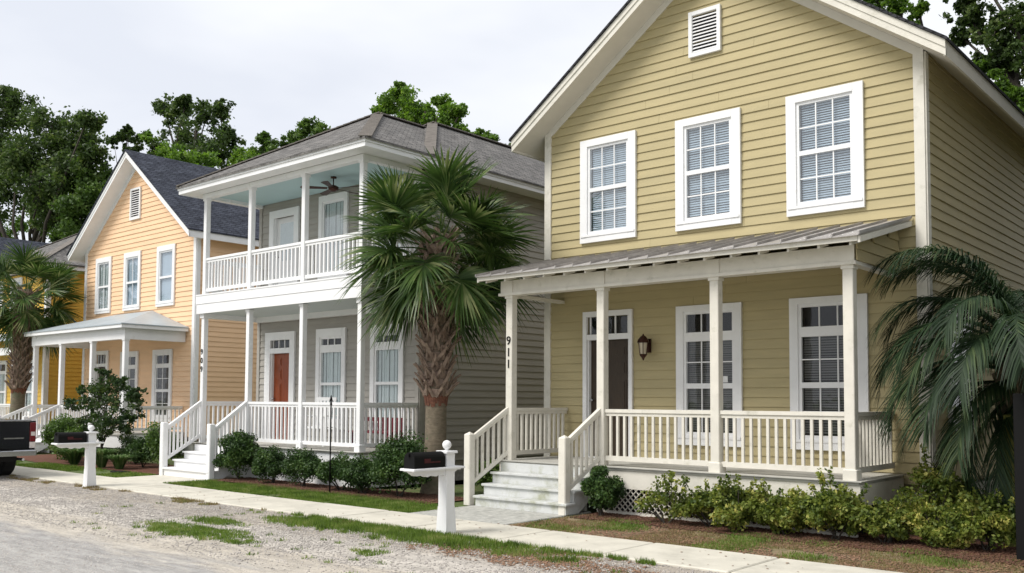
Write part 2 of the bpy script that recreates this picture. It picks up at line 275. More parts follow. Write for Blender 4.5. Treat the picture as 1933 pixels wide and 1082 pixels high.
# ------------------------------------------------------------------ ground
def gz(x, y): return 0.0
setting('ground', MB().box(-700, 700, -500, 900, -.6, -.02), M['lawn'])
setting('road', MB().add([(-200, -6, -.004), (60, -6, -.004), (60, 3.2, -.004), (-200, 3.2, -.004)], [(0, 1, 2, 3)]), M['road'])
def strip(name, y0, y1, x0, x1, z, m, dx=.25, j0=.0, j1=.0, seed=1):
    r = random.Random(seed); xs = np.arange(x0, x1 + dx, dx); vs = []; fs = []
    a = b = 0
    for i, x in enumerate(xs):
        a = a * .8 + r.uniform(-1, 1) * j0; b = b * .8 + r.uniform(-1, 1) * j1; vs += [(x, y0 + a, z), (x, y1 + b, z)]
        if i: k = 2 * i; fs.append((k - 2, k, k + 1, k - 1))
    o = link(name, MB().add(vs, fs).mesh(name, m)); o['kind'] = 'structure'; return o
strip('gravel_verge', 3.0, 8.13, -80, 30, .004, M['verge'], .2, .10, .0, 4)
# sidewalk: every slab its own piece
slab = MB().cbox(-.735, .735, -.545, .545, -.08, .03, .012).mesh('sidewalk_slab', M['conc'])
sw = link('sidewalk', MB().box(-90, 22, 8.11, 9.18, -.1, -.01).mesh('sidewalk', M['soil'])); sw['kind'] = 'structure'
for i in range(56): piece('sidewalk_slab', slab, sw, (8.4 - i * 1.49, 8.645, random.uniform(-.004, .004)))
# lawns and beds, a little relief
def patch(name, pts, z, m, mound=0):
    vs = [(x, y, z) for x, y in pts]; c = np.mean(np.array(pts), 0); vs.append((c[0], c[1], z + mound)); n = len(pts)
    o = link(name, MB().add(vs, [(i, (i + 1) % n, n) for i in range(n)]).mesh(name, m)); o['kind'] = 'structure'; return o
def wob(pts, n=6, a=.06, seed=2):
    r = random.Random(seed); o = []
    for i, p in enumerate(pts):
        q = pts[(i + 1) % len(pts)]; L_ = math.dist(p, q); k = max(1, int(L_ * n / 2)); 
        for j in range(k): t = j / k; s = a if 0 < j else 0; o.append((p[0] + (q[0] - p[0]) * t + r.uniform(-s, s), p[1] + (q[1] - p[1]) * t + r.uniform(-s, s)))
    return o
patch('brown_lawn', wob([(-8.05, 9.19), (8, 9.19), (8, 24), (-3.7, 24), (-3.7, 10.9), (-8.05, 10.9)]), .008, M['soil'])
patch('green_lawn', wob([(-16.75, 9.19), (-9.95, 9.19), (-9.95, 24), (-13.1, 24), (-13.1, 10.2), (-16.75, 10.0)]), .008, M['lawn'])
patch('far_lawn', wob([(-60, 9.19), (-18.6, 9.19), (-18.6, 25), (-60, 25)]), .008, M['lawn'])
strip('mulch_bed', 10.22, 11.2, -16.6, -10.6, .03, M['mulch'], .15, .06, .02, 8)
strip('hedge_mulch', 10.55, 12.6, -7.95, -2.6, .02, M['mulch'], .15, .08, .02, 9)
strip('side_mulch', 10.15, 11.9, -27.6, -18.75, .02, M['mulch'], .15, .08, .02, 10)
setting('walkway', MB().cbox(-9.92, -8.10, 9.19, 11.2, -.05, .016, .01), M['conc2'])
setting('front_walkway', MB().cbox(-18.62, -16.72, 9.19, 11.0, -.05, .016, .01), M['conc'])

def scatter(n, region, fn):
    P = []
    while len(P) < n:
        x, y = rng.uniform(region[0], region[1]), rng.uniform(region[2], region[3])
        if fn(x, y): P.append((x, y))
    return np.array(P)
def blades(name, P, h0, h1, w, m, z=0.01, lean=.5, kind='stuff', per=1):
    n = len(P); P = np.repeat(P, per, 0); n = len(P); P = P + rng.normal(0, .012 * (per > 1), P.shape)
    h = rng.uniform(h0, h1, n); a = rng.uniform(0, 2 * np.pi, n); t = rng.uniform(0, lean, n) * h; b = a + rng.uniform(-1.2, 1.2, n)
    dx, dy = np.cos(b + np.pi / 2) * w / 2, np.sin(b + np.pi / 2) * w / 2
    V = np.zeros((n, 3, 3)); V[:, 0] = np.c_[P[:, 0] - dx, P[:, 1] - dy, np.full(n, z)]; V[:, 1] = np.c_[P[:, 0] + dx, P[:, 1] + dy, np.full(n, z)]
    V[:, 2] = np.c_[P[:, 0] + np.cos(a) * t, P[:, 1] + np.sin(a) * t, z + h]
    o = link(name, quick(name, V.reshape(-1, 3), np.arange(3 * n).reshape(-1, 3), m)); o['kind'] = kind; return o
def noise2(x, y, s, seed=0):
    from mathutils import noise
    return noise.noise(Vector((x * s + seed * 7.3, y * s, seed * 3.1)))
ell = lambda x, y, cx, cy, a, b, s=3: ((x - cx) / a) ** 2 + ((y - cy) / b) ** 2 + noise2(x, y, s) * 1.5 + noise2(x, y, s * 4) * .7 + random.uniform(-1.3, 1.3) < .45
blades('grass', scatter(36000, (-16.7, -9.9, 9.2, 10.3), lambda x, y: noise2(x, y, 2.2) > -.42 and not (x > -10.6 and y > 10.0 and random.random() < .5)), .02, .055, .012, M['grass'], .01)
blades('far_grass', scatter(9000, (-27, -18.65, 9.2, 10.2), lambda x, y: noise2(x, y, 1.2, 3) > -.25), .02, .05, .016, M['grass'], .01)
blades('patchy_grass', scatter(9000, (-8.0, -1.6, 9.22, 10.7), lambda x, y: noise2(x, y, 1.5, 5) + random.uniform(-.25, .25) > .12 + .15 * (y > 10.3)), .015, .04, .011, M['grass'], .01, .8)
blades('dry_grass', scatter(22000, (-8.0, -1.6, 9.22, 10.9), lambda x, y: noise2(x, y, 1.1, 9) > -.25), .008, .03, .010, M['drygrass'], .01, 1.2)
blades('verge_grass', scatter(19000, (-11.0, -5.0, 7.0, 8.11), lambda x, y: ell(x, y, -8.0, 7.85, 1.9, .42) or ell(x, y, -9.9, 7.72, .9, .35, 5) or (y > 8.0 and noise2(x, y, 4) > 0)), .02, .07, .010, M['grass'], .006)
blades('weeds', scatter(8000, (-13, -7.5, 5.4, 7.4), lambda x, y: ell(x, y, -10.5, 6.22, .95, .30, 6) or ell(x, y, -9.35, 6.05, .22, .08, 8) or ell(x, y, -11.1, 6.9, .5, .18, 8) or ell(x, y, -7.3, 6.6, .5, .16, 9)), .015, .05, .010, M['grass'], .006, .7)
blades('verge_weeds', scatter(5000, (-30, -9.0, 7.4, 8.12), lambda x, y: noise2(x, y, 3.0, 4) > .28 and y > 7.75), .015, .05, .011, M['drygrass'], .006, .7)
T_ = scatter(70, (-14, -4.5, 5.4, 8.05), lambda x, y: noise2(x, y, .8, 6) > -.1)
blades('weed_tufts', np.repeat(T_, 26, 0) + rng.normal(0, .035, (70 * 26, 2)), .01, .045, .010, M['grass'], .006, .9)
def chips(name, P, s0, s1, m, flat=.45, z=0.01, proto=4):
    """small faceted stones / chips"""
    base = np.array([(1, 0, 0), (0, 1, 0), (-1, 0, 0), (0, -1, 0), (0, 0, 1), (0, 0, -1)], float); fc = np.array([(0, 1, 4), (1, 2, 4), (2, 3, 4), (3, 0, 4), (1, 0, 5), (2, 1, 5), (3, 2, 5), (0, 3, 5)])
    n = len(P); V = base[None] * rng.uniform(.6, 1.3, (n, 6, 1)); V[:, :, 2] *= flat; a = rng.uniform(0, 2 * np.pi, n); c, s = np.cos(a)[:, None], np.sin(a)[:, None]
    X = V[:, :, 0] * c - V[:, :, 1] * s; Y = V[:, :, 0] * s + V[:, :, 1] * c; V[:, :, 0], V[:, :, 1] = X, Y
    V *= rng.uniform(s0, s1, (n, 1, 1)) ** 1.0; V[:, :, 0] += P[:, 0:1]; V[:, :, 1] += P[:, 1:2]; V[:, :, 2] += z
    F = fc[None] + (np.arange(n) * 6)[:, None, None]
    o = link(name, quick(name, V.reshape(-1, 3), F.reshape(-1, 3), m)); o['kind'] = 'stuff'; return o
chips('gravel', scatter(42000, (-24, -3.0, 5.3, 8.1), lambda x, y: random.random() < (.35 + .65 * (noise2(x, y, .9, 2) > -.1)) * (.3 + .7 * (y > 6))), .005, .018, M['stone_a'], .55, .006)
chips('road_pebbles', scatter(13000, (-17, -4.5, 3.6, 5.9), lambda x, y: noise2(x * .5, y * 1.6, 1.2, 21) > -.15), .006, .015, M['stone_a'], .6, .002)
chips('mulch_chips', scatter(9000, (-16.6, -10.6, 10.18, 11.2), lambda x, y: True), .012, .035, M['mulchchip'], .3, .034)
chips('hedge_mulch_chips', scatter(6000, (-7.9, -1.8, 10.4, 11.6), lambda x, y: True), .012, .032, M['mulchchip'], .3, .024)
chips('leaf_litter', scatter(9000, (-8.0, -1.0, 9.2, 10.7), lambda x, y: noise2(x, y, 1.3, 12) > -.2), .008, .024, M['litter'], .15, .016)
chips('verge_litter', scatter(3500, (-8.4, -4.2, 7.0, 8.1), lambda x, y: ell(x, y, -6.3, 7.55, 1.3, .45)), .008, .022, M['litter'], .2, .012)

chips('sidewalk_litter', scatter(110, (-16, -2, 8.12, 9.18), lambda x, y: noise2(x, y, 1.1, 15) > 0 or random.random() < .2), .008, .022, M['litter'], .15, .034)
# ------------------------------------------------------------------ building kit
LAP = .1418
def lapmesh(m, key='lap'):
    """one clapboard, unit length along x, facing -y, base at z=0, thick at its foot"""
    k = (m.name, key)
    if k not in UNIT:
        UNIT[k] = MB().add([(-.5, 0, 0), (.5, 0, 0), (.5, 0, LAP + .012), (-.5, 0, LAP + .012), (-.5, -.025, 0), (.5, -.025, 0), (.5, -.005, LAP + .012), (-.5, -.005, LAP + .012)],
                           [(0, 1, 5, 4), (4, 5, 6, 7), (7, 6, 2, 3), (0, 4, 7, 3), (1, 2, 6, 5), (0, 3, 2, 1)]).mesh('siding_board', m)
    return UNIT[k]
def cut_course(a, b, z, opens):
    """split one course [a,b] at height z..z+LAP round the openings -> list of (a0,a1,z0,z1)"""
    out = []; cur = [(a, b)]
    for (p, q, zb, zt) in opens:
        if zb < z + LAP and zt > z:
            nxt = []
            for (c, d) in cur:
                if q <= c or p >= d: nxt.append((c, d)); continue
                if p > c: nxt.append((c, p))
                if q < d: nxt.append((q, d))
                e0, e1 = max(c, p), min(d, q)
                if zt < z + LAP and z + LAP - zt > .008: out.append((e0, e1, zt, z + LAP))
                if zb > z and zb - z > .008: out.append((e0, e1, z, zb))
            cur = nxt
    return [(c, d, z, z + LAP) for c, d in cur] + out
def siding_front(wall, x0, x1, y, z0, z1, m, clip=None, butt=True, opens=()):
    """boards on a wall facing -y; clip(z) -> (xa,xb) gives the width of a course in the gable"""
    me = lapmesh(m); n = int(round((z1 - z0) / LAP))
    for i in range(n):
        z = z0 + i * LAP; a, b = (x0, x1) if clip is None else clip(z + LAP * .5)
        a, b = max(a, x0), min(b, x1)
        if b - a < .15: continue
        j = (random.uniform(-.0015, .0015), random.uniform(-.002, .002))
        for (p, q, zb, zt) in cut_course(a, b, z, opens):
            if q - p < .02: continue
            cuts = [p, p + (q - p) * random.uniform(.3, .7), q] if butt and q - p > 3.7 else [p, q]
            for c, d in zip(cuts[:-1], cuts[1:]):
                piece('siding_board', me, wall, ((c + d) / 2, y + j[0], zb + j[1]), (d - c - .003, 1, (zt - zb) / LAP))
def siding_side(wall, y0, y1, x, z0, z1, m, right=True, opens=()):
    me = lapmesh(m); n = int(round((z1 - z0) / LAP))
    for i in range(n):
        z = z0 + i * LAP; j = (random.uniform(-.0015, .0015), random.uniform(-.002, .002))
        for (p, q, zb, zt) in cut_course(y0, y1, z, opens):
            if q - p < .02: continue
            cuts = [p, p + (q - p) * random.uniform(.35, .65), q] if q - p > 4 else [p, q]
            for c, d in zip(cuts[:-1], cuts[1:]):
                piece('siding_board', me, wall, (x + j[0], (c + d) / 2, zb + j[1]), (d - c - .003, 1, (zt - zb) / LAP), (0, 0, math.pi / 2))
class Face:
    """facade frame: a along the wall, b outward, c up"""
    def __init__(s, kind, pos): s.kind = kind; s.pos = pos
    def box(s, mb, a0, a1, b0, b1, c0, c1):
        if s.kind == 'front': return mb.box(a0, a1, s.pos - b1, s.pos - b0, c0, c1)
        return mb.box(s.pos + b0, s.pos + b1, a0, a1, c0, c1)
    def piece(s, name, m, parent, a0, a1, b0, b1, c0, c1):
        if s.kind == 'front': return piece(name, ubox(m), parent, ((a0 + a1) / 2, s.pos - (b0 + b1) / 2, c0), (a1 - a0, b1 - b0, c1 - c0))
        return piece(name, ubox(m), parent, (s.pos + (b0 + b1) / 2, (a0 + a1) / 2, c0), (b1 - b0, a1 - a0, c1 - c0))
def window(house, F, x0, x1, z0, z1, gx0, gx1, sashes, cols, mt, glass, cover='blind_d', label=None, coverb=-.045):
    """sashes: list of (z0,z1,rows,cover?) glass areas from bottom to top"""
    mb = MB(); gz0 = sashes[0][0]; gz1 = sashes[-1][1]; fr = .045
    # casing boards
    ix0, ix1, iz0, iz1 = gx0 - fr, gx1 + fr, gz0 - fr - .01, gz1 + fr
    F.box(mb, x0, ix0, .0, .045, z0, z1); F.box(mb, ix1, x1, .0, .045, z0, z1)
    F.box(mb, ix0, ix1, .0, .048, iz1, z1); F.box(mb, ix0, ix1, .0, .048, z0, iz0)
    F.box(mb, x0 + .02, x1 - .02, .048, .06, z0 + (iz0 - z0) * .72, iz0 - .002)
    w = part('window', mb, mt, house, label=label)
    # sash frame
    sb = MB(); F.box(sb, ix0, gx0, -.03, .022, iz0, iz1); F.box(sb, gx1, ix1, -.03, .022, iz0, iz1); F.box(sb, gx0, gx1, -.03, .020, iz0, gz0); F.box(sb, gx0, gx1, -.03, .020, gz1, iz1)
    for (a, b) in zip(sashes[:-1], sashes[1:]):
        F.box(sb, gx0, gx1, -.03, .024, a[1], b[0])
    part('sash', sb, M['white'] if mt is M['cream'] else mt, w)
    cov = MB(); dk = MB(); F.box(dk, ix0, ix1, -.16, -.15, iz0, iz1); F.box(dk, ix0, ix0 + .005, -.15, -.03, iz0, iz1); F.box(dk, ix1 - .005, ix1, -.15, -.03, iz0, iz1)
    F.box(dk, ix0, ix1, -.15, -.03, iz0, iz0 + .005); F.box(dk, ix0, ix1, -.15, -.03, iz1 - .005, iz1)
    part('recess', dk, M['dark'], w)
    anyc = False; tl = random.uniform(.018, .027); pit = random.uniform(.033, .038)
    for si, (a, b, rows, cv) in enumerate(sashes):
        dx = (gx1 - gx0) / cols; dz = (b - a) / rows; off = -.008 if si == 0 and len(sashes) > 1 else 0
        mu = M['white'] if mt is M['cream'] else mt
        for c in range(cols):
            for r in range(rows):
                F.piece('pane', glass, w, gx0 + c * dx + .002, gx0 + (c + 1) * dx - .002, .002 + off, .006 + off, a + r * dz + .002, a + (r + 1) * dz - .002)
        for c in range(1, cols): F.piece('muntin', mu, w, gx0 + c * dx - .009, gx0 + c * dx + .009, -.004 + off, .014 + off, a, b)
        for r in range(1, rows): F.piece('muntin', mu, w, gx0, gx1, -.003 + off, .0135 + off, a + r * dz - .009, a + r * dz + .009)
        if cv == 'slat':
            anyc = True; z = a + random.choice((.01, .01, .03)); t = 0
            while z < b: F.box(cov, gx0 + .012, gx1 - .012, coverb - .008, coverb, z, z + tl + random.uniform(-.004, .003)); z += pit + random.uniform(-.0015, .0015)
        elif cv == 'full': anyc = True; F.box(cov, gx0 - .02, gx1 + .02, coverb - .006, coverb, a, b)
        elif cv == 'curtain':
            anyc = True; n = 14
            for k in range(n):
                q0 = gx0 + (gx1 - gx0) * k / n; q1 = gx0 + (gx1 - gx0) * (k + 1) / n; o = .012 * math.sin(k * 2.4); F.box(cov, q0, q1, coverb - .012 + o, coverb + o, a, b)
    if anyc: part('blind', cov, M[cover], w)
    return w
def numbers(post, txt, x, y, z, size, step, m):
    for i, ch in enumerate(txt):
        cu = bpy.data.curves.new('digit', 'FONT'); cu.body = ch; cu.size = size; cu.extrude = .004; cu.align_x = 'CENTER'; cu.offset = .0012
        t = bpy.data.objects.new('digit', cu); COL.objects.link(t); bpy.context.view_layer.update()
        me = bpy.data.meshes.new_from_object(t); COL.objects.unlink(t); bpy.data.objects.remove(t); me.materials.clear(); me.materials.append(m)
        piece('house_number', me, post, (x, y - .006, z - i * step), (1, 1, 1), (math.pi / 2, 0, 0))
def railing(house, p, q, zt0, zt1, zb0, zb1, n, m, name='porch_railing', bw=.036, tw=.075):
    """railing from p to q (xy); zt top of rail, zb underside of bottom rail at each end"""
    mb = MB(); mb.vbeam((p[0], p[1], zt0 - .025), (q[0], q[1], zt1 - .025), tw, .05); mb.vbeam((p[0], p[1], zt0 - .075), (q[0], q[1], zt1 - .075), .04, .045)
    mb.vbeam((p[0], p[1], zb0 + .035), (q[0], q[1], zb1 + .035), .05, .07)
    r = part(name, mb, m, house)
    for i in range(n):
        t = (i + .7) / (n + .4); x = p[0] + (q[0] - p[0]) * t; y = p[1] + (q[1] - p[1]) * t; zb = zb0 + (zb1 - zb0) * t + .05; zt = zt0 + (zt1 - zt0) * t - .08
        piece('baluster', ubox(m), r, (x, y, zb), (bw, bw, zt - zb))
    return r
def post(house, x0, x1, y0, y1, z0, z1, m, base=True, name='porch_post'):
    mb = MB(); mb.cbox(x0, x1, y0, y1, z0, z1, .008)
    if base: mb.cbox(x0 - .022, x1 + .022, y0 - .022, y1 + .022, z0, z0 + .13, .008)
    mb.cbox(x0 - .015, x1 + .015, y0 - .015, y1 + .015, z1 - .05, z1, .004)
    return part(name, mb, m, house)
def stairs(house, x0, x1, ys, zs, m, side=True):
    """ys: riser front faces, zs: tread tops"""
    mb = MB()
    n = len(ys); prof = [(ys[-1] + .35, 0.02), (ys[0] + .05, 0.02)]
    strs = []
    for sx in (x0 - .0, x1 - .05):
        pts = [(sx, ys[0] + .03, .02), (sx, ys[0] + .03, zs[0] - .035)]
        for i in range(1, n): pts += [(sx, ys[i] + .03, zs[i - 1] - .035), (sx, ys[i] + .03, zs[i] - .035)]
        pts += [(sx, ys[-1] + .3, zs[-1] - .035), (sx, ys[-1] + .3, zs[-1] - .3), (sx, ys[0] + .3, .02)]
        strs.append(MB().poly(pts, (1, 0, 0), .05))
    s = part('stairs', MB().box(x0 + .051, x1 - .051, ys[-1] - .05, ys[-1] - .01, .03, zs[-1] - .30), m, house)
    for q in strs: part('stringer', q, m, s)
    zp = .018
    for i, (y, z) in enumerate(zip(ys, zs)):
        part('riser', MB().box(x0 + .01, x1 - .002, y, y + .022, zp, z - .034), m, s)
        if i < n - 1: part('tread', MB().cbox(x0 - .02, x1 + .03, y - .035, ys[i + 1] - .002, z - .032, z, .006), m, s)
        zp = z
    return s
def slabroof(pts, t):
    """thin sloping sheet from 4 top corners, thickness t downward"""
    return MB().poly(pts, (0, 0, -1), t)
def gable_house(name, label, cat, x0, x1, y0, y1, ex, ey0, zapex, zeave, zsill, siding, trim, shg, group, soff, sidedepth=None, zeb=None, fo=(), so_=()):
    """x0..x1 wall, y0..y1 depth, ex eave overhang in x, ey0 front y of the rake"""
    h = thing(name, label, cat, ((x0 + x1) / 2, y0, 0), group=group)
    cx = (x0 + x1) / 2; hw = (x1 - x0) / 2 + ex; sl = (zapex - zeave) / hw; zr = lambda x: zapex - sl * abs(x - cx)
    T = .19
    wt = zr(x0) - T - .02
    wall = part('wall', MB().poly([(x0 + .02, y0 + .20, .3), (x1 - .20, y0 + .20, .3), (x1 - .20, y0 + .20, wt + .12), (cx, y0 + .20, zapex - T - .02), (x0 + .02, y0 + .20, wt)], (0, 1, 0), y1 - y0 - .2), siding, h)
    part('foundation', MB().box(x0 + .05, x1 - .05, y0 + .05, y1, 0, .45), M['conc2'], h)
    clip = lambda z: (cx - (zapex - T - .03 - z) / sl, cx + (zapex - T - .03 - z) / sl)
    siding_front(wall, x0 + .12, x1 - .12, y0 + .02, zsill, zapex - T, siding, clip, opens=fo)
    siding_side(wall, y0 + .12, y1, x1 - .02, zsill, wt + .1, siding, opens=so_)
    # corner boards
    part('wall_end', MB().box(x0 + .02, x0 + .05, y0 + .021, y0 + .2, zsill, wt), siding, h)
    for xx, nm in ((x0, 'l'), (x1 - .135, 'r')):
        part('corner_board', MB().box(xx, xx + .135, y0 - .022, y0 + .02, zsill - .1, wt + (.05 if True else 0)), trim, h)
    part('corner_board', MB().box(x1 - .02, x1 + .022, y0 - .0, y0 + .12, zsill - .1, wt), trim, h)
    # roof sheets
    for s in (-1, 1):
        e = cx + s * hw
        part('roof', slabroof([(cx, ey0 - .03, zapex + .045), (cx, y1 + .4, zapex + .045), (e + s * .03, y1 + .4, zeave + .045 - .03 * sl), (e + s * .03, ey0 - .03, zeave + .045 - .03 * sl)], .04), shg, h)
        part('rake_board', MB().poly([(cx, ey0, zapex), (e, ey0, zeave), (e, ey0, zeave - .10), (cx, ey0, zapex - .10 * 1)], (0, 1, 0), .03), trim, h)
        part('rake_board', MB().poly([(cx, ey0 + .015, zapex - .10), (e, ey0 + .015, zeave - .10), (e, ey0 + .015, zeave - .20), (cx, ey0 + .015, zapex - .20)], (0, 1, 0), .03), trim, h)
        part('soffit', MB().poly([(cx, ey0 + .03, zapex - .17), (e - s * .03, ey0 + .03, zeave - .17 + .03 * sl), (e - s * .03, y1 + .3, zeave - .17 + .03 * sl), (cx, y1 + .3, zapex - .17)], (0, 0, -1), .015), soff, h)
        part('frieze_board', MB().poly([(cx, y0 - .012, zapex - .187), (x0 if s < 0 else x1, y0 - .012, zr(x0) - .187), (x0 if s < 0 else x1, y0 - .012, zr(x0) - .187 - .13), (cx, y0 - .012, zapex - .187 - .13)], (0, 1, 0), .03), soff, h)
        part('eave_fascia', MB().box(e - .03 if s > 0 else e, e if s > 0 else e + .03, ey0 + .031, y1 + .35, zeave - .20, zeave), soff if s > 0 else trim, h)
    return h, wall, zr
def gable_vent(h, F, x0, x1, z0, z1, trim, n):
    mb = MB(); f = .06; F.box(mb, x0, x0 + f, 0, .05, z0, z1); F.box(mb, x1 - f, x1, 0, .05, z0, z1); F.box(mb, x0 + f, x1 - f, 0, .048, z1 - f, z1); F.box(mb, x0 + f, x1 - f, 0, .048, z0, z0 + f)
    v = part('gable_vent', mb, trim, h); part('recess', F.box(MB(), x0 + f, x1 - f, -.015, .003 - .0, z0 + f, z1 - f), M['dark'], v)
    sl = MB().add([(-.5, 0, .0), (.5, 0, .0), (.5, -.030, -.028), (-.5, -.030, -.028), (-.5, 0, .010), (.5, 0, .010), (.5, -.030, -.018), (-.5, -.030, -.018)], [(0, 3, 2, 1), (4, 5, 6, 7), (0, 1, 5, 4), (1, 2, 6, 5), (2, 3, 7, 6), (3, 0, 4, 7)]).mesh('louvre', trim)
    for i in range(n): piece('louvre', sl, v, ((x0 + x1) / 2, F.pos - .008, z0 + f + .035 + (z1 - z0 - 2 * f - .02) * i / n), (x1 - x0 - 2 * f, 1, 1))

# ================================================================== HOUSE 1 : olive yellow, number 911
OP = lambda a, b, c, d: (a - .045, b + .045, c - .055, d + .045)
SW1 = ((13.5, 14.62, 1.25, 2.98), (16.2, 17.3, 1.25, 2.98))
H1, W1, zr1 = gable_house('two_storey_house', 'olive yellow clapboard house with a front gable, cream porch and number 911', 'house', -10.22, -3.82, 12.74, 22.6, .40, 12.27, 8.77, 6.19, .56,
                      M['yellow'], M['cream'], M['shg_dk'], 'houses along the street', M['soffit'],
                      fo=[OP(a + .19, a + .925, 4.48, 5.885) for a in (-9.43, -7.57, -5.73)] + [OP(a + .17, a + .95, 1.16, 2.97) for a in (-7.57, -5.71)] + [(-9.29, -8.455, .3, 3.03)],
                      so_=[OP(a0 + .12, a1 - .12, b0 + .15, b1 - .12) for (a0, a1, b0, b1) in SW1])
Ff = Face('front', 12.74); Fs = Face('side', -3.82)
for a in (-9.43, -7.57, -5.73):
    window(H1, Ff, a, a + 1.115, 4.29, 6.045, a + .19, a + .925, [(4.48, 5.15, 2, 'slat'), (5.215, 5.885, 2, 'slat')], 3, M['white'], M['glass_up'], 'blind_sky')
gable_vent(H1, Ff, -7.32, -6.77, 7.0, 7.72, M['white'], 11)
for a in (-7.57, -5.71):
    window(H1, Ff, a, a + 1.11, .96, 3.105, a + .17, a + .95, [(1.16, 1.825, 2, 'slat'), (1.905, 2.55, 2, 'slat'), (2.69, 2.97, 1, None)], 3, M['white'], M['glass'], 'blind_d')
stk = part('notice', MB().box(-6.80, -6.70, 12.726, 12.730, 1.915, 2.01), M['white'], H1, label='small white notice stuck in the window')
for (a0, a1, b0, b1) in SW1:
    window(H1, Fs, a0, a1, b0, b1, a0 + .12, a1 - .12, [(b0 + .15, (b0 + b1) / 2 - .02, 1, 'slat'), ((b0 + b1) / 2 + .03, b1 - .12, 1, 'slat')], 2, M['white'], M['glass'], 'blind_d')
# door
def door(h, F, x0, x1, z0, z1, dx0, dx1, dz1, tz0, tz1, mdoor, trim, tcols=3, glassdoor=False, name='front_door', knob=True, top=None):
    mb = MB(); F.box(mb, x0, dx0, 0, .045, z0, z1); F.box(mb, dx1, x1, 0, .045, z0, z1); F.box(mb, dx0, dx1, 0, .045, tz1 if tz1 else dz1, z1)
    if tz1: F.box(mb, dx0, dx1, 0, .04, dz1, tz0)
    F.box(mb, dx0, dx1, 0, .06, z0 - .02, z0 + .02)
    d = part(name, mb, trim, h)
    dw = dx1 - dx0; sl = MB(); F.box(sl, dx0, dx1, -.10, -.065, z0 + .02, dz1)
    part('door_slab', sl, mdoor, d)
    cw = dw * .13
    if glassdoor:
        ga, gb = z0 + .85, dz1 - .13; fr = MB(); F.box(fr, dx0 + cw, dx1 - cw, -.065, -.055, ga - .03, gb + .03); part('door_light', fr, mdoor, d)
        F.piece('pane', M['glass_up'], d, dx0 + cw * 1.35, dx1 - cw * 1.35, -.054, -.050, ga, gb)
        part('door_curtain', F.box(MB(), dx0 + cw * 1.35, dx1 - cw * 1.35, -.0548, -.0542, ga, gb), M['curtain'], d)
    else:
        for (a, b) in ((.07, .30), (.34, .66), (.70, .82), (.86, .95)):
            for k in (0, 1):
                pa = dx0 + cw + k * (dw / 2 - cw * .35); pb = pa + dw / 2 - cw * 1.65
                za, zb = z0 + (dz1 - z0) * a, z0 + (dz1 - z0) * b; p = MB(); F.box(p, pa, pb, -.065, -.058, za, zb); F.box(p, pa + .03, pb - .03, -.058, -.050, za + .03, zb - .03); part('door_panel', p, mdoor, d)
    jm = MB(); F.box(jm, dx0 - .001, dx0 + .02, -.10, .0, z0 + .02, dz1); F.box(jm, dx1 - .02, dx1 + .001, -.10, .0, z0 + .02, dz1); part('jamb', jm, trim, d)
    if tz1:
        w_ = dx1 - dx0
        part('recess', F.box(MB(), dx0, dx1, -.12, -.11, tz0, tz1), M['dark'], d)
        for c in range(tcols):
            F.piece('pane', M['glass'], d, dx0 + .04 + (w_ - .08) * c / tcols, dx0 + .04 + (w_ - .08) * (c + 1) / tcols - .004, -.03, -.024, tz0 + .015, tz1 - .015)
        for c in range(tcols + 1): F.piece('muntin', trim, d, dx0 + .04 + (w_ - .08) * c / tcols - .012, dx0 + .04 + (w_ - .08) * c / tcols + .012, -.04, -.012, tz0, tz1)
    if knob:
        kb = MB(); a = dx0 + .07; 
        kb.tube([(a, F.pos + .065, z0 + .95), (a, F.pos + .02, z0 + .95)], .014, 8); kb.lathe((a, F.pos + .01, z0 + .93), [(.001, -.0), (.03, .008), (.034, .022), (.03, .036), (.001, .045)], 10); part('door_knob', kb, M['chrome'], d, True)
    return d
door(H1, Ff, -9.37, -8.385, .69, 3.12, -9.29, -8.455, 2.64, 2.735, 3.03, M['door_dk'], M['white'])
# carriage lantern beside the door
lm = MB(); lx, ly = -8.08, 12.56; lm.box(lx - .05, lx + .05, 12.69, 12.715, 2.40, 2.62); lm.tube([(lx, 12.70, 2.55), (lx, 12.64, 2.63), (lx, ly, 2.655)], .012, 8)
lm.lathe((lx, ly, 0), [(.008, 2.695), (.012, 2.68), (.02, 2.665), (.045, 2.65), (.085, 2.60), (.10, 2.555), (.085, 2.55)][::-1], 8)
lm.lathe((lx, ly, 0), [(.004, 2.27), (.016, 2.29), (.022, 2.31), (.045, 2.335), (.062, 2.36), (.058, 2.372)], 8)
for k in range(6): a = k * math.pi / 3; lm.tube([(lx + .058 * math.cos(a), ly + .058 * math.sin(a), 2.365), (lx + .082 * math.cos(a), ly + .082 * math.sin(a), 2.56)], .006, 5)
LN = part('wall_lantern', lm, M['bronze'], H1); part('lantern_glass', MB().lathe((lx, ly, 0), [(.05, 2.37), (.072, 2.552)], 8), M['lampglass'], LN)
# porch
DZ = .69
dk = part('porch_deck', MB().box(-9.86, -4.17, 11.16, 12.715, DZ - .045, DZ - .012), M['deck'], H1)
n = 13
for i in range(n):
    y0 = 11.13 + i * .1218; part('deck_board', MB().box(-9.90, -4.13, y0, y0 + .117, DZ - .012, DZ), M['deck'], dk)
part('skirt_board', MB().box(-8.02, -4.16, 11.18, 11.215, .385, DZ - .046), M['cream'], H1)
part('skirt_board', MB().box(-9.88, -9.85, 11.18, 12.70, .385, DZ - .046), M['cream'], H1)
part('skirt_board', MB().box(-4.19, -4.155, 11.216, 12.70, .385, DZ - .046), M['cream'], H1)
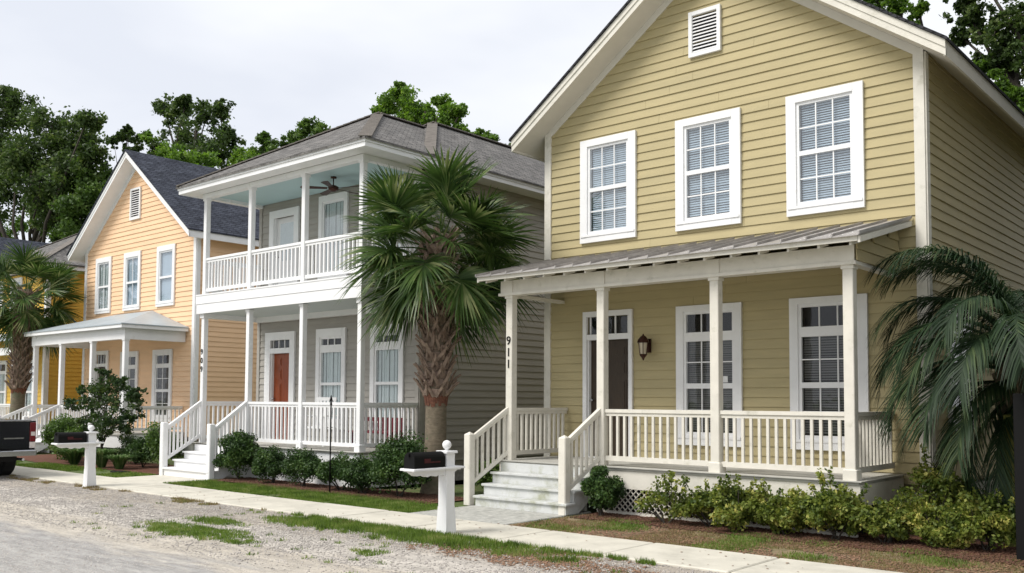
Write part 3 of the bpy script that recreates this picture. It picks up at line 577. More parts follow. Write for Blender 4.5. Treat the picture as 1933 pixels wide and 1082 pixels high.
# lattice strips under the deck
for (a0, a1, fx) in ((-8.0, -4.2, None),):
    lt = part('lattice', MB().box(a0, a1, 11.19, 11.205, .02, .06), M['cream'], H1)
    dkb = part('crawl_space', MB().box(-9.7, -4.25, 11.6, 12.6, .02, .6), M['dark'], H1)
    L0, L1, zb, zt = a0, a1, .05, .385; hgt = zt - zb; k = 0
    stripm = MB().beam((-hgt * .5, 0, -hgt * .5), (hgt * .5, 0, hgt * .5), .008, .026, (0, 1, 0)).mesh('lattice_strip', M['cream'])
    x = L0 + hgt / 2
    while x < L1 - hgt / 2:
        piece('lattice_strip', stripm, lt, (x, 11.194, (zb + zt) / 2)); piece('lattice_strip', stripm, lt, (x, 11.203, (zb + zt) / 2), (-1, 1, 1)); x += .092
PX1 = [(-9.80, -9.67), (-8.03, -7.90), (-6.17, -6.04), (-4.36, -4.23)]; posts1 = []
for k, (a, b) in enumerate(PX1): posts1.append(post(H1, a, b, 11.22, 11.35, DZ, 3.30, M['cream'], base=(k in (2, 3))))
numbers(posts1[0], '911', -9.735, 11.22, 2.515, .19, .185, M['black'])
bmn = MB(); bmn.box(-9.90, -4.21, 11.205, 11.35, 3.34, 3.535); part('porch_beam', bmn, M['cream'], H1)
part('beam_cap', MB().box(-9.93, -4.18, 11.18, 11.37, 3.295, 3.338), M['cream'], H1)
for a, b in PX1: part('beam_block', MB().box(a - .03, b + .03, 11.188, 11.204, 3.34, 3.53), M['cream'], H1)
for xx in (-9.83, -4.30):     # side beams
    part('porch_beam', MB().box(xx - .06 if xx < -9 else xx + .0, xx + .06 if xx < -9 else xx + .11, 11.372, 12.715, 3.295, 3.342), M['cream'], H1)
# boarded ends of the porch roof
gw = part('porch_gable_wall', MB().poly([(-4.235, 11.21, 3.372), (-4.235, 12.715, 3.372), (-4.235, 12.715, 3.99), (-4.235, 11.21, 3.62)], (1, 0, 0), .03), M['yellow'], H1)
for i in range(4):
    z = 3.345 + i * LAP; ys = max(11.22, 11.22 + (z + LAP - 3.63) / .2475)
    if ys < 12.6: piece('siding_board', lapmesh(M['yellow']), gw, (-4.190, (ys + 12.715) / 2, z), (12.715 - ys, 1, 1), (0, 0, math.pi / 2))
part('porch_ceiling', MB().box(-9.85, -4.24, 11.36, 12.715, 3.50, 3.52), M['soffit'], H1)
# metal roof: pans and seams
rz = lambda y: 3.615 + (y - 10.87) * .2475
pr = part('porch_roof', MB().poly([(-10.08, 10.90, rz(10.9) - .03), (-10.08, 12.72, rz(12.72) - .03), (-10.08, 12.72, rz(12.72) - .06), (-10.08, 10.90, rz(10.9) - .06)], (1, 0, 0), 6.05), M['soffit'], H1)
npan = 19; pw = 6.1 / npan
pan = MB().poly([(0, 10.83, rz(10.83) - .028), (0, 12.725, rz(12.725) - .028), (0, 12.725, rz(12.725) - .012), (0, 10.83, rz(10.83) - .012)], (1, 0, 0), pw - .004).mesh('roof_panel', M['metal1'], off=(0, 11, 3.6))
seam = MB().poly([(0, 10.825, rz(10.825) - .014), (0, 12.72, rz(12.72) - .014), (0, 12.72, rz(12.72) + .022), (0, 10.825, rz(10.825) + .022)], (1, 0, 0), .016).mesh('roof_seam', M['metal1'], off=(0, 11, 3.6))
for i in range(npan): piece('roof_panel', pan, pr, (-10.105 + i * pw, 11, 3.6))
for i in range(npan + 1): piece('roof_seam', seam, pr, (-10.113 + i * pw, 11, 3.6))
part('gutter_fascia', MB().box(-10.08, -4.04, 10.872, 10.90, 3.52, 3.598), M['cream'], H1)
part('rake_trim', MB().poly([(-4.035, 10.872, 3.50), (-4.035, 12.74, 3.96), (-4.035, 12.74, 4.03), (-4.035, 10.872, 3.575)], (1, 0, 0), .03), M['cream'], H1)
part('rake_trim', MB().poly([(-10.11, 10.872, 3.50), (-10.11, 12.74, 3.96), (-10.11, 12.74, 4.03), (-10.11, 10.872, 3.575)], (1, 0, 0), .03), M['cream'], H1)
tail = MB().poly([(0, 10.93, 3.485), (0, 11.19, 3.55), (0, 11.19, 3.60), (0, 10.93, 3.53)], (1, 0, 0), .032).mesh('rafter_tail', M['cream'], off=(0, 11, 3.5))
for i in range(16): piece('rafter_tail', tail, pr, (-9.98 + i * .388, 11, 3.5))
# railings and stairs
railing(H1, (-7.90, 11.285), (-6.17, 11.285), 1.51, 1.51, .765, .765, 14, M['cream'])
railing(H1, (-6.04, 11.285), (-4.36, 11.285), 1.51, 1.51, .765, .765, 14, M['cream'])
railing(H1, (-9.735, 11.35), (-9.735, 12.715), 1.51, 1.51, .765, .765, 11, M['cream'])
railing(H1, (-4.295, 11.35), (-4.295, 12.715), 1.51, 1.51, .765, .765, 11, M['cream'])
stairs(H1, -9.83, -8.08, [10.56, 10.75, 10.95, 11.14], [.178, .348, .518, DZ - .001], M['step'])
for (a, b, zt) in ((-10.07, -9.94, 1.13), (-8.22, -8.09, 1.13)):
    nb = MB(); nb.cbox(a, b, 10.55, 10.68, 0.016, zt - .02, .012, .012); nb.add([(a + .02, 10.57, zt - .021), (b - .02, 10.57, zt - .021), (b - .02, 10.66, zt - .021), (a + .02, 10.66, zt - .021), ((a + b) / 2, 10.615, zt + .012)], [(0, 1, 4), (1, 2, 4), (2, 3, 4), (3, 0, 4)])
    part('newel_post', nb, M['cream'], H1)
railing(H1, (-9.99, 10.68), (-9.76, 11.24), 1.09, 1.53, .33, .78, 6, M['cream'], 'stair_railing')
railing(H1, (-8.14, 10.68), (-7.98, 11.24), 1.09, 1.53, .33, .78, 6, M['cream'], 'stair_railing')
# ================================================================== HOUSE 2 : grey, two-storey porch
def hip_roof(h, x0, x1, y0, y1, ze, slope_x, slope_y, shg, trim, soff, fas=.16, name='roof', soffw=.45, ov=0.0):
    """eave rectangle; ridge along y"""
    cx = (x0 + x1) / 2; hw = (x1 - x0) / 2; zr = ze + slope_x * hw; ry = (zr - ze) / slope_y
    o = .03; vs = [(x0 - o, y0 - o, ze), (x1 + o, y0 - o, ze), (x1 + o, y1 + o, ze), (x0 - o, y1 + o, ze), (cx, y0 + ry, zr), (cx, y1 - ry, zr)]
    vb = [(a, b, c - .035) for a, b, c in vs]
    mb = MB().add(vs + vb, [(0, 1, 4), (1, 2, 5, 4), (2, 3, 5), (3, 0, 4, 5), (7, 6, 10), (8, 7, 10, 11), (9, 8, 11), (6, 9, 11, 10), (0, 6, 7, 1), (1, 7, 8, 2), (2, 8, 9, 3), (3, 9, 6, 0)])
    r = part(name, mb, shg, h)
    # hip and ridge caps
    cp = MB()
    for p, q in (((x0, y0, ze), (cx, y0 + ry, zr)), ((x1, y0, ze), (cx, y0 + ry, zr)), ((cx, y0 + ry, zr), (cx, y1 - ry, zr))):
        p, q = Vector(p), Vector(q); nn = int((q - p).length / .16)
        for i in range(nn): a = p.lerp(q, i / nn); b = p.lerp(q, (i + 1.25) / nn); cp.beam(a + Vector((0, 0, .012)), b + Vector((0, 0, .002)), .24, .022)
    part('ridge_cap', cp, M['cap_br'], r)
    return r, zr, ry
H2 = thing('two_storey_house', 'warm grey house with stacked white porches and an orange brown door', 'house', (-15.9, 12.57, 0), group='houses along the street')
x0, x1, y0, y1 = -18.62, -13.20, 12.57, 23.0
W2 = part('wall', MB().box(x0 + .02, x1 - .04, y0 + .20, y1, .3, 6.12), M['grey'], H2)
part('foundation', MB().box(x0 + .05, x1 - .05, y0 + .05, y1, 0, .45), M['conc2'], H2)
O2a = [OP(a + .165, a + .83, 1.22, 2.92) for a in (-16.39, -14.61)] + [(-18.07, -17.34, .3, 2.96)]; O2b = [OP(a + .16, a + .82, 4.40, 5.85) for a in (-16.37, -14.60)] + [(-18.02, -17.26, 3.5, 5.76)]
siding_front(W2, x0 + .1, x1 - .10, y0 + .02, .69, 3.55, M['grey'], butt=False, opens=O2a); siding_front(W2, x0 + .1, x1 - .10, y0 + .02, 3.91, 6.19, M['grey'], butt=False, opens=O2b)
siding_side(W2, y0 + .1, y1, x1 - .02, .42, 6.2, M['grey'])
for a, b in ((x0, x0 + .1), (x1 - .1, x1)): part('corner_board', MB().box(a, b, y0 - .02, y0 + (.19 if a < -15 else .02), .45, 6.1), M['grey'], H2)
part('corner_board', MB().box(x1 - .02, x1 + .02, y0, y0 + .1, .45, 6.1), M['grey'], H2)
F2 = Face('front', 12.57)
hip_roof(H2, -19.03, -12.69, 10.70, 23.4, 6.30, .552, .575, M['shg_br'], M['white'], M['white'])
hip_roof(H2, -19.01, -12.71, 12.30, 23.38, 6.302, .612, .612, M['shg_br'], M['white'], M['white'], name='main_roof')
fa = MB(); fb = MB(); X0, X1, Y0, Y1 = -19.03, -12.69, 10.70, 23.4
for mb, ins, za, zb in ((fa, 0, 6.225, 6.29), (fb, .02, 6.14, 6.224)):
    mb.box(X0 + ins, X1 - ins, Y0 + ins, Y0 + ins + .03, za, zb); mb.box(X1 - ins - .03, X1 - ins, Y0 + ins + .03, Y1, za, zb); mb.box(X0 + ins, X0 + ins + .03, Y0 + ins + .03, Y1, za, zb)
part('eave_fascia', fa, M['white'], H2); part('eave_fascia', fb, M['white'], H2)
sf = MB(); sf.box(X0 + .05, X1 - .05, Y0 + .05, 11.06, 6.150, 6.17); sf.box(X0 + .05, -18.62, 11.06, Y1, 6.150, 6.17); sf.box(-13.17, X1 - .05, 11.06, Y1, 6.150, 6.17); part('soffit', sf, M['white'], H2)
# beam round the upper porch
ub = MB(); ub.box(-18.61, -13.17, 11.07, 11.21, 6.05, 6.149); ub.box(-18.61, -18.47, 11.21, 12.55, 6.05, 6.149); ub.box(-13.31, -13.17, 11.21, 12.55, 6.05, 6.149); part('porch_beam', ub, M['white'], H2)
part('porch_ceiling', MB().box(-18.47, -13.31, 11.21, 12.55, 6.12, 6.14), M['blueceil'], H2, label='pale blue porch ceiling')
# upper floor
DZ2, UZ = .68, 3.91
ff = MB(); ff.box(-18.67, -13.13, 11.04, 12.55, 3.52, UZ - .03); part('floor_band', ff, M['white'], H2)
part('floor_band', MB().box(-18.70, -13.10, 11.01, 11.038, 3.70, 3.895), M['white'], H2); part('floor_band', MB().box(-18.68, -13.12, 11.02, 11.038, 3.49, 3.695), M['white'], H2)
part('floor_band', MB().box(-13.128, -13.10, 11.04, 12.55, 3.70, 3.895), M['white'], H2)
part('upper_deck', MB().box(-18.69, -13.11, 11.0, 12.55, UZ - .028, UZ), M['white'], H2)
part('porch_ceiling', MB().box(-18.55, -13.25, 11.06, 12.55, 3.50, 3.518), M['greyceil'], H2)
lb = MB(); lb.box(-18.61, -18.45, 11.07, 12.55, 3.40, 3.498); lb.box(-13.31, -13.17, 11.07, 12.55, 3.40, 3.498); lb.box(-18.45, -13.31, 12.40, 12.53, 3.38, 3.498); part('porch_beam', lb, M['white'], H2)
dk = part('porch_deck', MB().box(-18.62, -13.15, 11.04, 12.55, DZ2 - .05, DZ2 - .012), M['deck'], H2)
for i in range(12): y = 11.0 + i * .129; part('deck_board', MB().box(-18.66, -13.11, y, y + .124, DZ2 - .012, DZ2), M['deck'], dk)
part('skirt_board', MB().box(-18.62, -13.16, 11.06, 11.095, .02, DZ2 - .051), M['white'], H2); part('skirt_board', MB().box(-13.19, -13.16, 11.096, 12.55, .02, DZ2 - .051), M['white'], H2)
PX2 = [(-18.58, -18.47), (-16.86, -16.75), (-15.04, -14.93), (-13.30, -13.19)]; low2 = []
for k, (a, b) in enumerate(PX2):
    low2.append(post(H2, a, b, 11.09, 11.20, DZ2, 3.49, M['white'], base=k > 0)); post(H2, a, b, 11.09, 11.20, UZ, 6.05, M['white'], base=False)
numbers(low2[0], '909', -18.525, 11.09, 2.60, .17, .19, M['black'])
for i, (a, b) in enumerate(zip(PX2[:-1], PX2[1:])):
    if i: railing(H2, (a[1], 11.145), (b[0], 11.145), 1.575, 1.575, .76, .76, 13, M['white'])
    railing(H2, (a[1], 11.145), (b[0], 11.145), 4.72, 4.72, 3.98, 3.98, 13, M['white'], 'balcony_railing')
for xx in (-18.525, -13.245):
    railing(H2, (xx, 11.2), (xx, 12.55), 1.575, 1.575, .76, .76, 11, M['white']); railing(H2, (xx, 11.2), (xx, 12.55), 4.72, 4.72, 3.98, 3.98, 11, M['white'], 'balcony_railing')
stairs(H2, -18.46, -16.74, [10.23, 10.45, 10.68, 10.92], [.19, .35, .51, DZ2 - .001], M['white'])
for (a, b) in ((-18.62, -18.49), (-16.81, -16.68)): part('newel_post', MB().cbox(a, b, 10.20, 10.33, .016, 1.13, .014, .014), M['white'], H2)
railing(H2, (-18.555, 10.33), (-18.53, 11.10), 1.06, 1.60, .33, .80, 8, M['white'], 'stair_railing')
railing(H2, (-16.745, 10.33), (-16.80, 11.10), 1.06, 1.60, .33, .80, 8, M['white'], 'stair_railing')
door(H2, F2, -18.27, -17.16, .69, 3.14, -18.07, -17.34, 2.66, 2.78, 2.96, M['door_or'], M['white'])
for a in (-16.39, -14.61): window(H2, F2, a, a + .985, 1.0, 3.14, a + .165, a + .83, [(1.22, 1.93, 1, 'curtain'), (1.99, 2.63, 1, 'curtain'), (2.79, 2.92, 1, None)], 3 if False else 1, M['white'], M['glass'], 'curtain')
for a in (-16.225, -14.445):      # transom bars
    for k in (1, 2): part('transom_bar', MB().box(a + .665 * k / 3 - .012, a + .665 * k / 3 + .012, 12.545, 12.562, 2.79, 2.92), M['white'], H2)
door(H2, F2, -18.19, -17.09, UZ + .01, 5.93, -18.02, -17.26, 5.76, None, None, M['white'], M['white'], glassdoor=True, name='balcony_door')
for a in (-16.37, -14.60): window(H2, F2, a, a + .97, 4.20, 6.03, a + .16, a + .82, [(4.40, 5.05, 1, 'full'), (5.12, 5.85, 1, 'curtain')], 1, M['white'], M['glass_up'], 'curtain')
# ceiling fan
fan = thing('ceiling_fan', 'dark bronze ceiling fan under the pale blue upper porch ceiling', 'ceiling fan', (-14.95, 11.80, 6.12))
fm = MB(); fm.tube([(0, 0, 0), (0, 0, -.03)], .06, 12); fm.tube([(0, 0, -.03), (0, 0, -.18)], .012, 8); fm.lathe((0, 0, -.30), [(.03, 0), (.10, .03), (.11, .09), (.05, .125), (.02, .13)], 16); link('motor', fm.mesh('motor', M['bronze'], True), fan)
bl = MB().add([(.12, -.035, -.012), (.62, -.07, -.02), (.66, 0, -.012), (.62, .07, .005), (.12, .035, .008), (.12, -.035, -.02), (.62, -.07, -.028), (.66, 0, -.02), (.62, .07, -.003), (.12, .035, 0)],
          [(0, 1, 2, 3, 4), (9, 8, 7, 6, 5), (0, 5, 6, 1), (1, 6, 7, 2), (2, 7, 8, 3), (3, 8, 9, 4), (4, 9, 5, 0)]).mesh('blade', M['bronze'])
for k in range(5): link('blade', bl, fan, (0, 0, -.23), (0, 0, k * 2 * math.pi / 5 + .3))
# porch furniture
def rocker(loc, rz):
    t = thing('armchair', 'white slatted armchair on the grey house porch behind the railing', 'chair', loc, (0, 0, rz)); m = M['white']
    link('seat', MB().cbox(-.25, .25, -.24, .24, .36, .395, .01).mesh('seat', m), t)
    for sx in (-1, 1):
        for sy in (-1, 1): link('leg', MB().box(sx * .25 - .02, sx * .25 + .02, sy * .22 - .02, sy * .22 + .02, 0, .36 if sy > 0 else .60).mesh('leg', m), t)
        link('armrest', MB().cbox(sx * .27 - .04, sx * .27 + .04, -.26, .24, .60, .625, .008).mesh('armrest', m), t)
    bk = link('backrest', MB().beam((-.24, .27, .96), (.24, .27, .96), .025, .07).mesh('backrest', m), t)
    s = MB().beam((0, .22, .38), (0, .27, .94), .05, .015, (0, 1, 0)).mesh('slat', m)
    for k in range(6): link('slat', s, bk, (-.2 + k * .08, 0, 0))
rocker((-15.55, 12.0, DZ2), math.radians(20))
bt = thing('bench', 'dark red wooden bench beneath the right window of the grey porch', 'bench', (-14.05, 12.22, DZ2)); m = M['redbench']
link('seat', MB().cbox(-.6, .6, -.2, .2, .30, .34, .01).mesh('seat', m), bt)
for sx in (-1, 1): link('leg', MB().box(sx * .55 - .03, sx * .55 + .03, -.18, .18, 0, .30).mesh('leg', m), bt)
bb = link('backrest', MB().box(-.6, .6, .19, .215, .52, .60).mesh('backrest', m), bt)
sl = MB().box(-.03, .03, .192, .212, .34, .52).mesh('slat', m)
for k in range(9): link('slat', sl, bb, (-.52 + k * .13, 0, 0))

# ================================================================== HOUSE 3 : peach
H3, W3, zr3 = gable_house('two_storey_house', 'peach orange clapboard house with a charcoal gable roof and white hipped porch', 'house', -30.44, -23.68, 13.94, 24.5, .32, 13.49, 9.09, 6.28, .56,
                      M['orange'], M['white'], M['shg_bl'], 'houses along the street', M['white'],
                      fo=[OP(a + .17, a + .84, 4.47, 5.89) for a in (-29.64, -27.79, -25.80)] + [OP(a + .2, a + .9, 1.16, 2.88) for a in (-27.85, -25.9)] + [(-29.45, -28.80, .3, 3.0)])
F3 = Face('front', 13.94)
for i, a in enumerate((-29.64, -27.79, -25.80)):
    window(H3, F3, a, a + 1.01, 4.31, 6.09, a + .17, a + .84, [(4.47, 5.13, 1, 'full' if i else 'curtain'), (5.19, 5.89, 1, 'full' if i else 'curtain')], 2 if i < 2 else 1, M['white'], M['glass_up'], 'blind_sky' if i else 'curtain')
gable_vent(H3, F3, -27.50, -26.88, 7.08, 8.05, M['white'], 12)
door(H3, F3, -29.6, -28.65, .69, 3.12, -29.45, -28.80, 2.62, 2.72, 3.0, M['door_dk'], M['white'])
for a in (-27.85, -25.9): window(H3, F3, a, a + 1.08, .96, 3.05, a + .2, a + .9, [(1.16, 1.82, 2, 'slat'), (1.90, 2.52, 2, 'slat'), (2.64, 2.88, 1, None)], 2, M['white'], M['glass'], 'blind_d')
PX3 = [(-29.95, -29.82), (-28.12, -27.99), (-26.17, -26.04), (-24.29, -24.16)]
D3 = .69
for i, (a, b) in enumerate(PX3):
    p = post(H3, a, b, 12.17, 12.30, D3, 3.23, M['white'], base=False)
    if i == 0: numbers(p, '907', -29.885, 12.17, 2.5, .16, .19, M['chrome'])
b3 = MB(); b3.box(-30.0, -24.13, 12.15, 12.30, 3.22, 3.55); b3.box(-24.28, -24.13, 12.30, 13.92, 3.22, 3.55); b3.box(-30.0, -29.86, 12.30, 13.92, 3.22, 3.55); part('porch_beam', b3, M['white'], H3)
part('porch_ceiling', MB().box(-29.86, -24.28, 12.30, 13.92, 3.48, 3.5), M['white'], H3)
e0, e1, f0 = -30.18, -23.96, 11.96; ze = 3.63
part('porch_roof', MB().add([(e0, f0, ze), (e1, f0, ze), (e1, 13.92, ze), (e0, 13.92, ze), (-26.0, 13.92, 4.22), (-28.16, 13.92, 4.22), (e0, f0, ze - .03), (e1, f0, ze - .03), (e1, 13.92, ze - .03), (e0, 13.92, ze - .03)],
     [(0, 1, 4, 5), (1, 2, 4), (3, 0, 5), (3, 5, 4, 2), (0, 6, 7, 1), (1, 7, 8, 2), (2, 8, 9, 3), (3, 9, 6, 0), (9, 8, 7, 6)]), M['metal3'], H3)
ff3 = MB(); ff3.box(e0 + .02, e1 - .02, f0 + .02, f0 + .05, ze - .12, ze - .032); ff3.box(e1 - .05, e1 - .02, f0 + .05, 13.92, ze - .12, ze - .032); ff3.box(e0 + .02, e0 + .05, f0 + .05, 13.92, ze - .12, ze - .032); part('gutter_fascia', ff3, M['white'], H3)
part('porch_deck', MB().box(-30.0, -24.1, 12.1, 13.92, D3 - .05, D3), M['deck'], H3)
part('skirt_board', MB().box(-30.0, -24.1, 12.13, 12.16, .3, D3 - .051), M['white'], H3); part('skirt_board', MB().box(-24.13, -24.1, 12.161, 13.9, .1, D3 - .051), M['white'], H3)
for i in (1, 2): railing(H3, (PX3[i][1], 12.235), (PX3[i + 1][0], 12.235), 1.42, 1.42, .76, .76, 15, M['white'], bw=.03)
railing(H3, (-24.225, 12.3), (-24.225, 13.92), 1.42, 1.42, .76, .76, 13, M['white'], bw=.03)
railing(H3, (-29.885, 12.3), (-29.885, 13.92), 1.42, 1.42, .76, .76, 11, M['white'], bw=.03)
stairs(H3, -29.9, -28.1, [11.25, 11.5, 11.75, 12.0], [.19, .355, .52, D3 - .001], M['white'])
for a in (-30.0, -28.15): part('newel_post', MB().cbox(a, a + .12, 11.2, 11.32, .01, 1.1, .012), M['white'], H3)
railing(H3, (-29.94, 11.32), (-29.88, 12.19), 1.05, 1.45, .3, .8, 8, M['white'], 'stair_railing'); railing(H3, (-28.09, 11.32), (-28.05, 12.19), 1.05, 1.45, .3, .8, 8, M['white'], 'stair_railing')

# ================================================================== HOUSE 4 and 5 further along
H4 = thing('two_storey_house', 'amber yellow house with a grey hipped roof behind the smaller palm', 'house', (-36.6, 14, 0), group='houses along the street')
W4 = part('wall', MB().box(-39.7, -33.49, 14.20, 24, .3, 6.15), M['amber'], H4); part('foundation', MB().box(-39.6, -33.5, 14.05, 24, 0, .4), M['conc2'], H4)
siding_front(W4, -39.6, -33.55, 14.02, .56, 6.15, M['amber'], butt=False, opens=[OP(a + .15, a + .85, 1.15, 2.86) for a in (-37.6, -35.9)] + [OP(-35.05, -34.35, 1.15, 2.86)] + [OP(a + .15, a + .85, 4.45, 5.85) for a in (-38.2, -36.5)]); siding_side(W4, 14.1, 24, -33.47, .56, 6.15, M['amber'])
part('corner_board', MB().box(-33.60, -33.44, 13.98, 14.02, .45, 6.1), M['white'], H4); part('corner_board', MB().box(-33.47, -33.43, 14.021, 14.14, .45, 6.1), M['white'], H4)
hip_roof(H4, -40.15, -33.0, 13.5, 24.5, 6.3, .56, .58, M['shg_br'], M['white'], M['white'])
part('eave_fascia', MB().box(-40.1, -33.03, 13.53, 13.56, 6.12, 6.26), M['white'], H4); part('eave_fascia', MB().box(-33.06, -33.03, 13.561, 24.4, 6.12, 6.26), M['white'], H4)
part('soffit', MB().box(-40.05, -33.06, 13.56, 24.3, 6.16, 6.18), M['white'], H4)
F4 = Face('front', 14.0)
for a in (-37.6, -35.9, -34.95): window(H4, F4, a - .25 if a > -35 else a, a + .75 if a > -35 else a + 1.0, .96, 3.0, a - .10 if a > -35 else a + .15, a + .60 if a > -35 else a + .85, [(1.15, 1.8, 1, 'curtain'), (1.88, 2.5, 1, 'curtain'), (2.62, 2.86, 1, None)], 1, M['white'], M['glass'], 'curtain')
for a in (-38.2, -36.5): window(H4, F4, a, a + 1.0, 4.3, 6.0, a + .15, a + .85, [(4.45, 5.1, 1, 'curtain'), (5.16, 5.85, 1, 'curtain')], 1, M['white'], M['glass_up'], 'curtain')
part('porch_roof', MB().poly([(-39.6, 12.85, 3.62), (-39.6, 13.98, 4.0), (-39.6, 13.98, 3.94), (-39.6, 12.85, 3.56)], (1, 0, 0), 6.05), M['metal3'], H4)
part('porch_beam', MB().box(-39.5, -33.6, 13.03, 13.15, 3.1, 3.35), M['white'], H4)
part('porch_gable_wall', MB().poly([(-33.65, 13.16, 3.12), (-33.65, 13.98, 3.12), (-33.65, 13.98, 3.93), (-33.65, 13.16, 3.65)], (1, 0, 0), .04), M['amber'], H4)
for a in (-33.75, -35.6, -37.5, -39.4): post(H4, a, a + .12, 13.03, 13.15, .69, 3.1, M['white'], base=False)
part('porch_deck', MB().box(-39.5, -33.6, 13.0, 13.98, .1, .69), M['white'], H4)
railing(H4, (-35.48, 13.09), (-33.75, 13.09), 1.42, 1.42, .76, .76, 13, M['white'], bw=.03); railing(H4, (-37.38, 13.09), (-35.6, 13.09), 1.42, 1.42, .76, .76, 13, M['white'], bw=.03)
H5 = thing('two_storey_house', 'far house showing only its dark blue shingled roof at the left edge', 'house', (-46.6, 14.5, 0), group='houses along the street')
part('wall', MB().poly([(-50, 14.5, 0), (-43.2, 14.5, 0), (-43.2, 14.5, 6.2), (-46.6, 14.5, 8.7), (-50, 14.5, 6.2)], (0, 1, 0), 10), M['grey'], H5)
for s in (-1, 1): part('roof', slabroof([(-46.6, 14.1, 9.15), (-46.6, 25, 9.15), (-46.6 + s * 3.8, 25, 6.25), (-46.6 + s * 3.8, 14.1, 6.25)], .15), M['shg_bl'], H5)

# unseen neighbour house, added off the right edge to shade the yellow house's flank
H0, W0, zr0 = gable_house('two_storey_house', 'unseen clapboard house added to shade the right flank of the yellow house', 'house', -.45, 5.9, 12.6, 22.6, .40, 12.15, 8.77, 6.19, .56,
                      M['olive'], M['white'], M['shg_dk'], 'houses along the street', M['white'])
siding_side(W0, 12.8, 22.6, -.43, .56, 6.1, M['olive'])
# ================================================================== PLANTS
def leafcloud(C, Rr, n, size, flat=.8, up=.35, hollow=.0):
    """n leaf rhombi in each sphere (C,Rr); returns V,F arrays"""
    C = np.asarray(C, float); Rr = np.asarray(Rr, float); n = np.asarray(n, int); idx = np.repeat(np.arange(len(C)), n); k = len(idx)
    d = rng.normal(size=(k, 3)); d /= np.linalg.norm(d, axis=1)[:, None]; rad = (hollow + (1 - hollow) * rng.random(k) ** .5); P = C[idx] + d * (Rr[idx] * rad)[:, None] * np.array([1, 1, flat])
    nrm = rng.normal(size=(k, 3)) + d * .6 + np.array([0, 0, up]); nrm /= np.linalg.norm(nrm, axis=1)[:, None]
    t = np.cross(nrm, rng.normal(size=(k, 3))); t /= np.linalg.norm(t, axis=1)[:, None]; b = np.cross(nrm, t)
    s = (size * rng.uniform(.6, 1.35, k))[:, None]
    V = np.stack([P - t * s * .5, P + b * s * .30, P + t * s * .5, P - b * s * .30], 1)
    return V.reshape(-1, 3), np.arange(4 * k).reshape(-1, 4)
TD = 2.6
def join(lst):
    V = []; F = []; o = 0
    for v, f in lst: V.append(v); F.append(f + o); o += len(v)
    return np.concatenate(V), np.concatenate(F)
def subclumps(c, r, k, rr=(.22, .42), flat=.8):
    d = rng.normal(size=(k, 3)); d /= np.linalg.norm(d, axis=1)[:, None]
    p = np.array(c) + d * (r * rng.uniform(.2, 1.12, k))[:, None] * np.array([1, 1, flat]); return p, r * rng.uniform(*rr, k)
def tree(name, label, cat, base, trunk_r, blobs, leafm, size, dens, limbs=True, sub=14, bark='bark', group=None, rr=(.26, .50), fork=.35):
    """blobs: list of (Vector centre, radius). Trunk from base; a limb to every blob"""
    if base[2] < -.05: blobs = [(c, r * 1.10) for c, r in blobs]; sub = int(sub * 1.9); rr = (rr[0] * .78, rr[1] * .78); size *= .74; trunk_r *= .7
    base = Vector(base); t = thing(name, label, cat, base, group=group); mb = MB()
    cen = sum((b[0] for b in blobs), Vector()) / len(blobs); zmin = min(b[0].z for b in blobs)
    fk = base.lerp(Vector((cen.x, cen.y, max(zmin, base.z + 1))), fork); fk.z = base.z + (zmin - base.z) * max(.45, fork)
    pts = [base, base.lerp(fk, .5) + Vector((random.uniform(-.1, .1), random.uniform(-.1, .1), 0)) * trunk_r * 6, fk]; top = Vector((cen.x, cen.y, cen.z)); pts += [fk.lerp(top, .5) + Vector((random.uniform(-1, 1), random.uniform(-1, 1), 0)) * trunk_r, top]
    mb.tube([p - base for p in pts], [trunk_r * 1.25, trunk_r, trunk_r * .8, trunk_r * .55, trunk_r * .25], 10)
    V = []
    for (c, r) in blobs:
        a = fk.lerp(top, random.uniform(.0, .6)); mid = a.lerp(c, .5) + Vector((random.uniform(-.12, .12), random.uniform(-.12, .12), random.uniform(-.05, .15))) * (c - a).length
        mb.tube([a - base, mid - base, c - base], [trunk_r * .42, trunk_r * .26, trunk_r * .08], 6)
        p, q = subclumps(c, r, sub, rr)
        for k in range(min(sub, 6)): mb.tube([c - base, c.lerp(Vector(p[k]), .5) + Vector((0, 0, .1 * r)) - base, Vector(p[k]) - base], [trunk_r * .12, trunk_r * .07, trunk_r * .02], 4, False)
        V.append(leafcloud(p, q, np.maximum(30, (TD * dens * (q / size) ** 2)).astype(int), size)); V.append(leafcloud(p, q * 1.7, np.maximum(12, (.55 * dens * (q / size) ** 2)).astype(int), size * .85))
    link('trunk', mb.mesh('trunk', M[bark], True), t)
    v, f = join(V); cr = link('crown', quick('crown', v - np.array(base), f, M[leafm]), t); return t
def px(u, v, Y, r):
    p = at(u, v, Y); return (p, r * (p - EYE).dot(F_) / FPX)
def base_of(blobs, dx=0, dy=0):
    c = sum((b[0] for b in blobs), Vector()) / len(blobs); return (c.x + dx, c.y + dy, -.1)

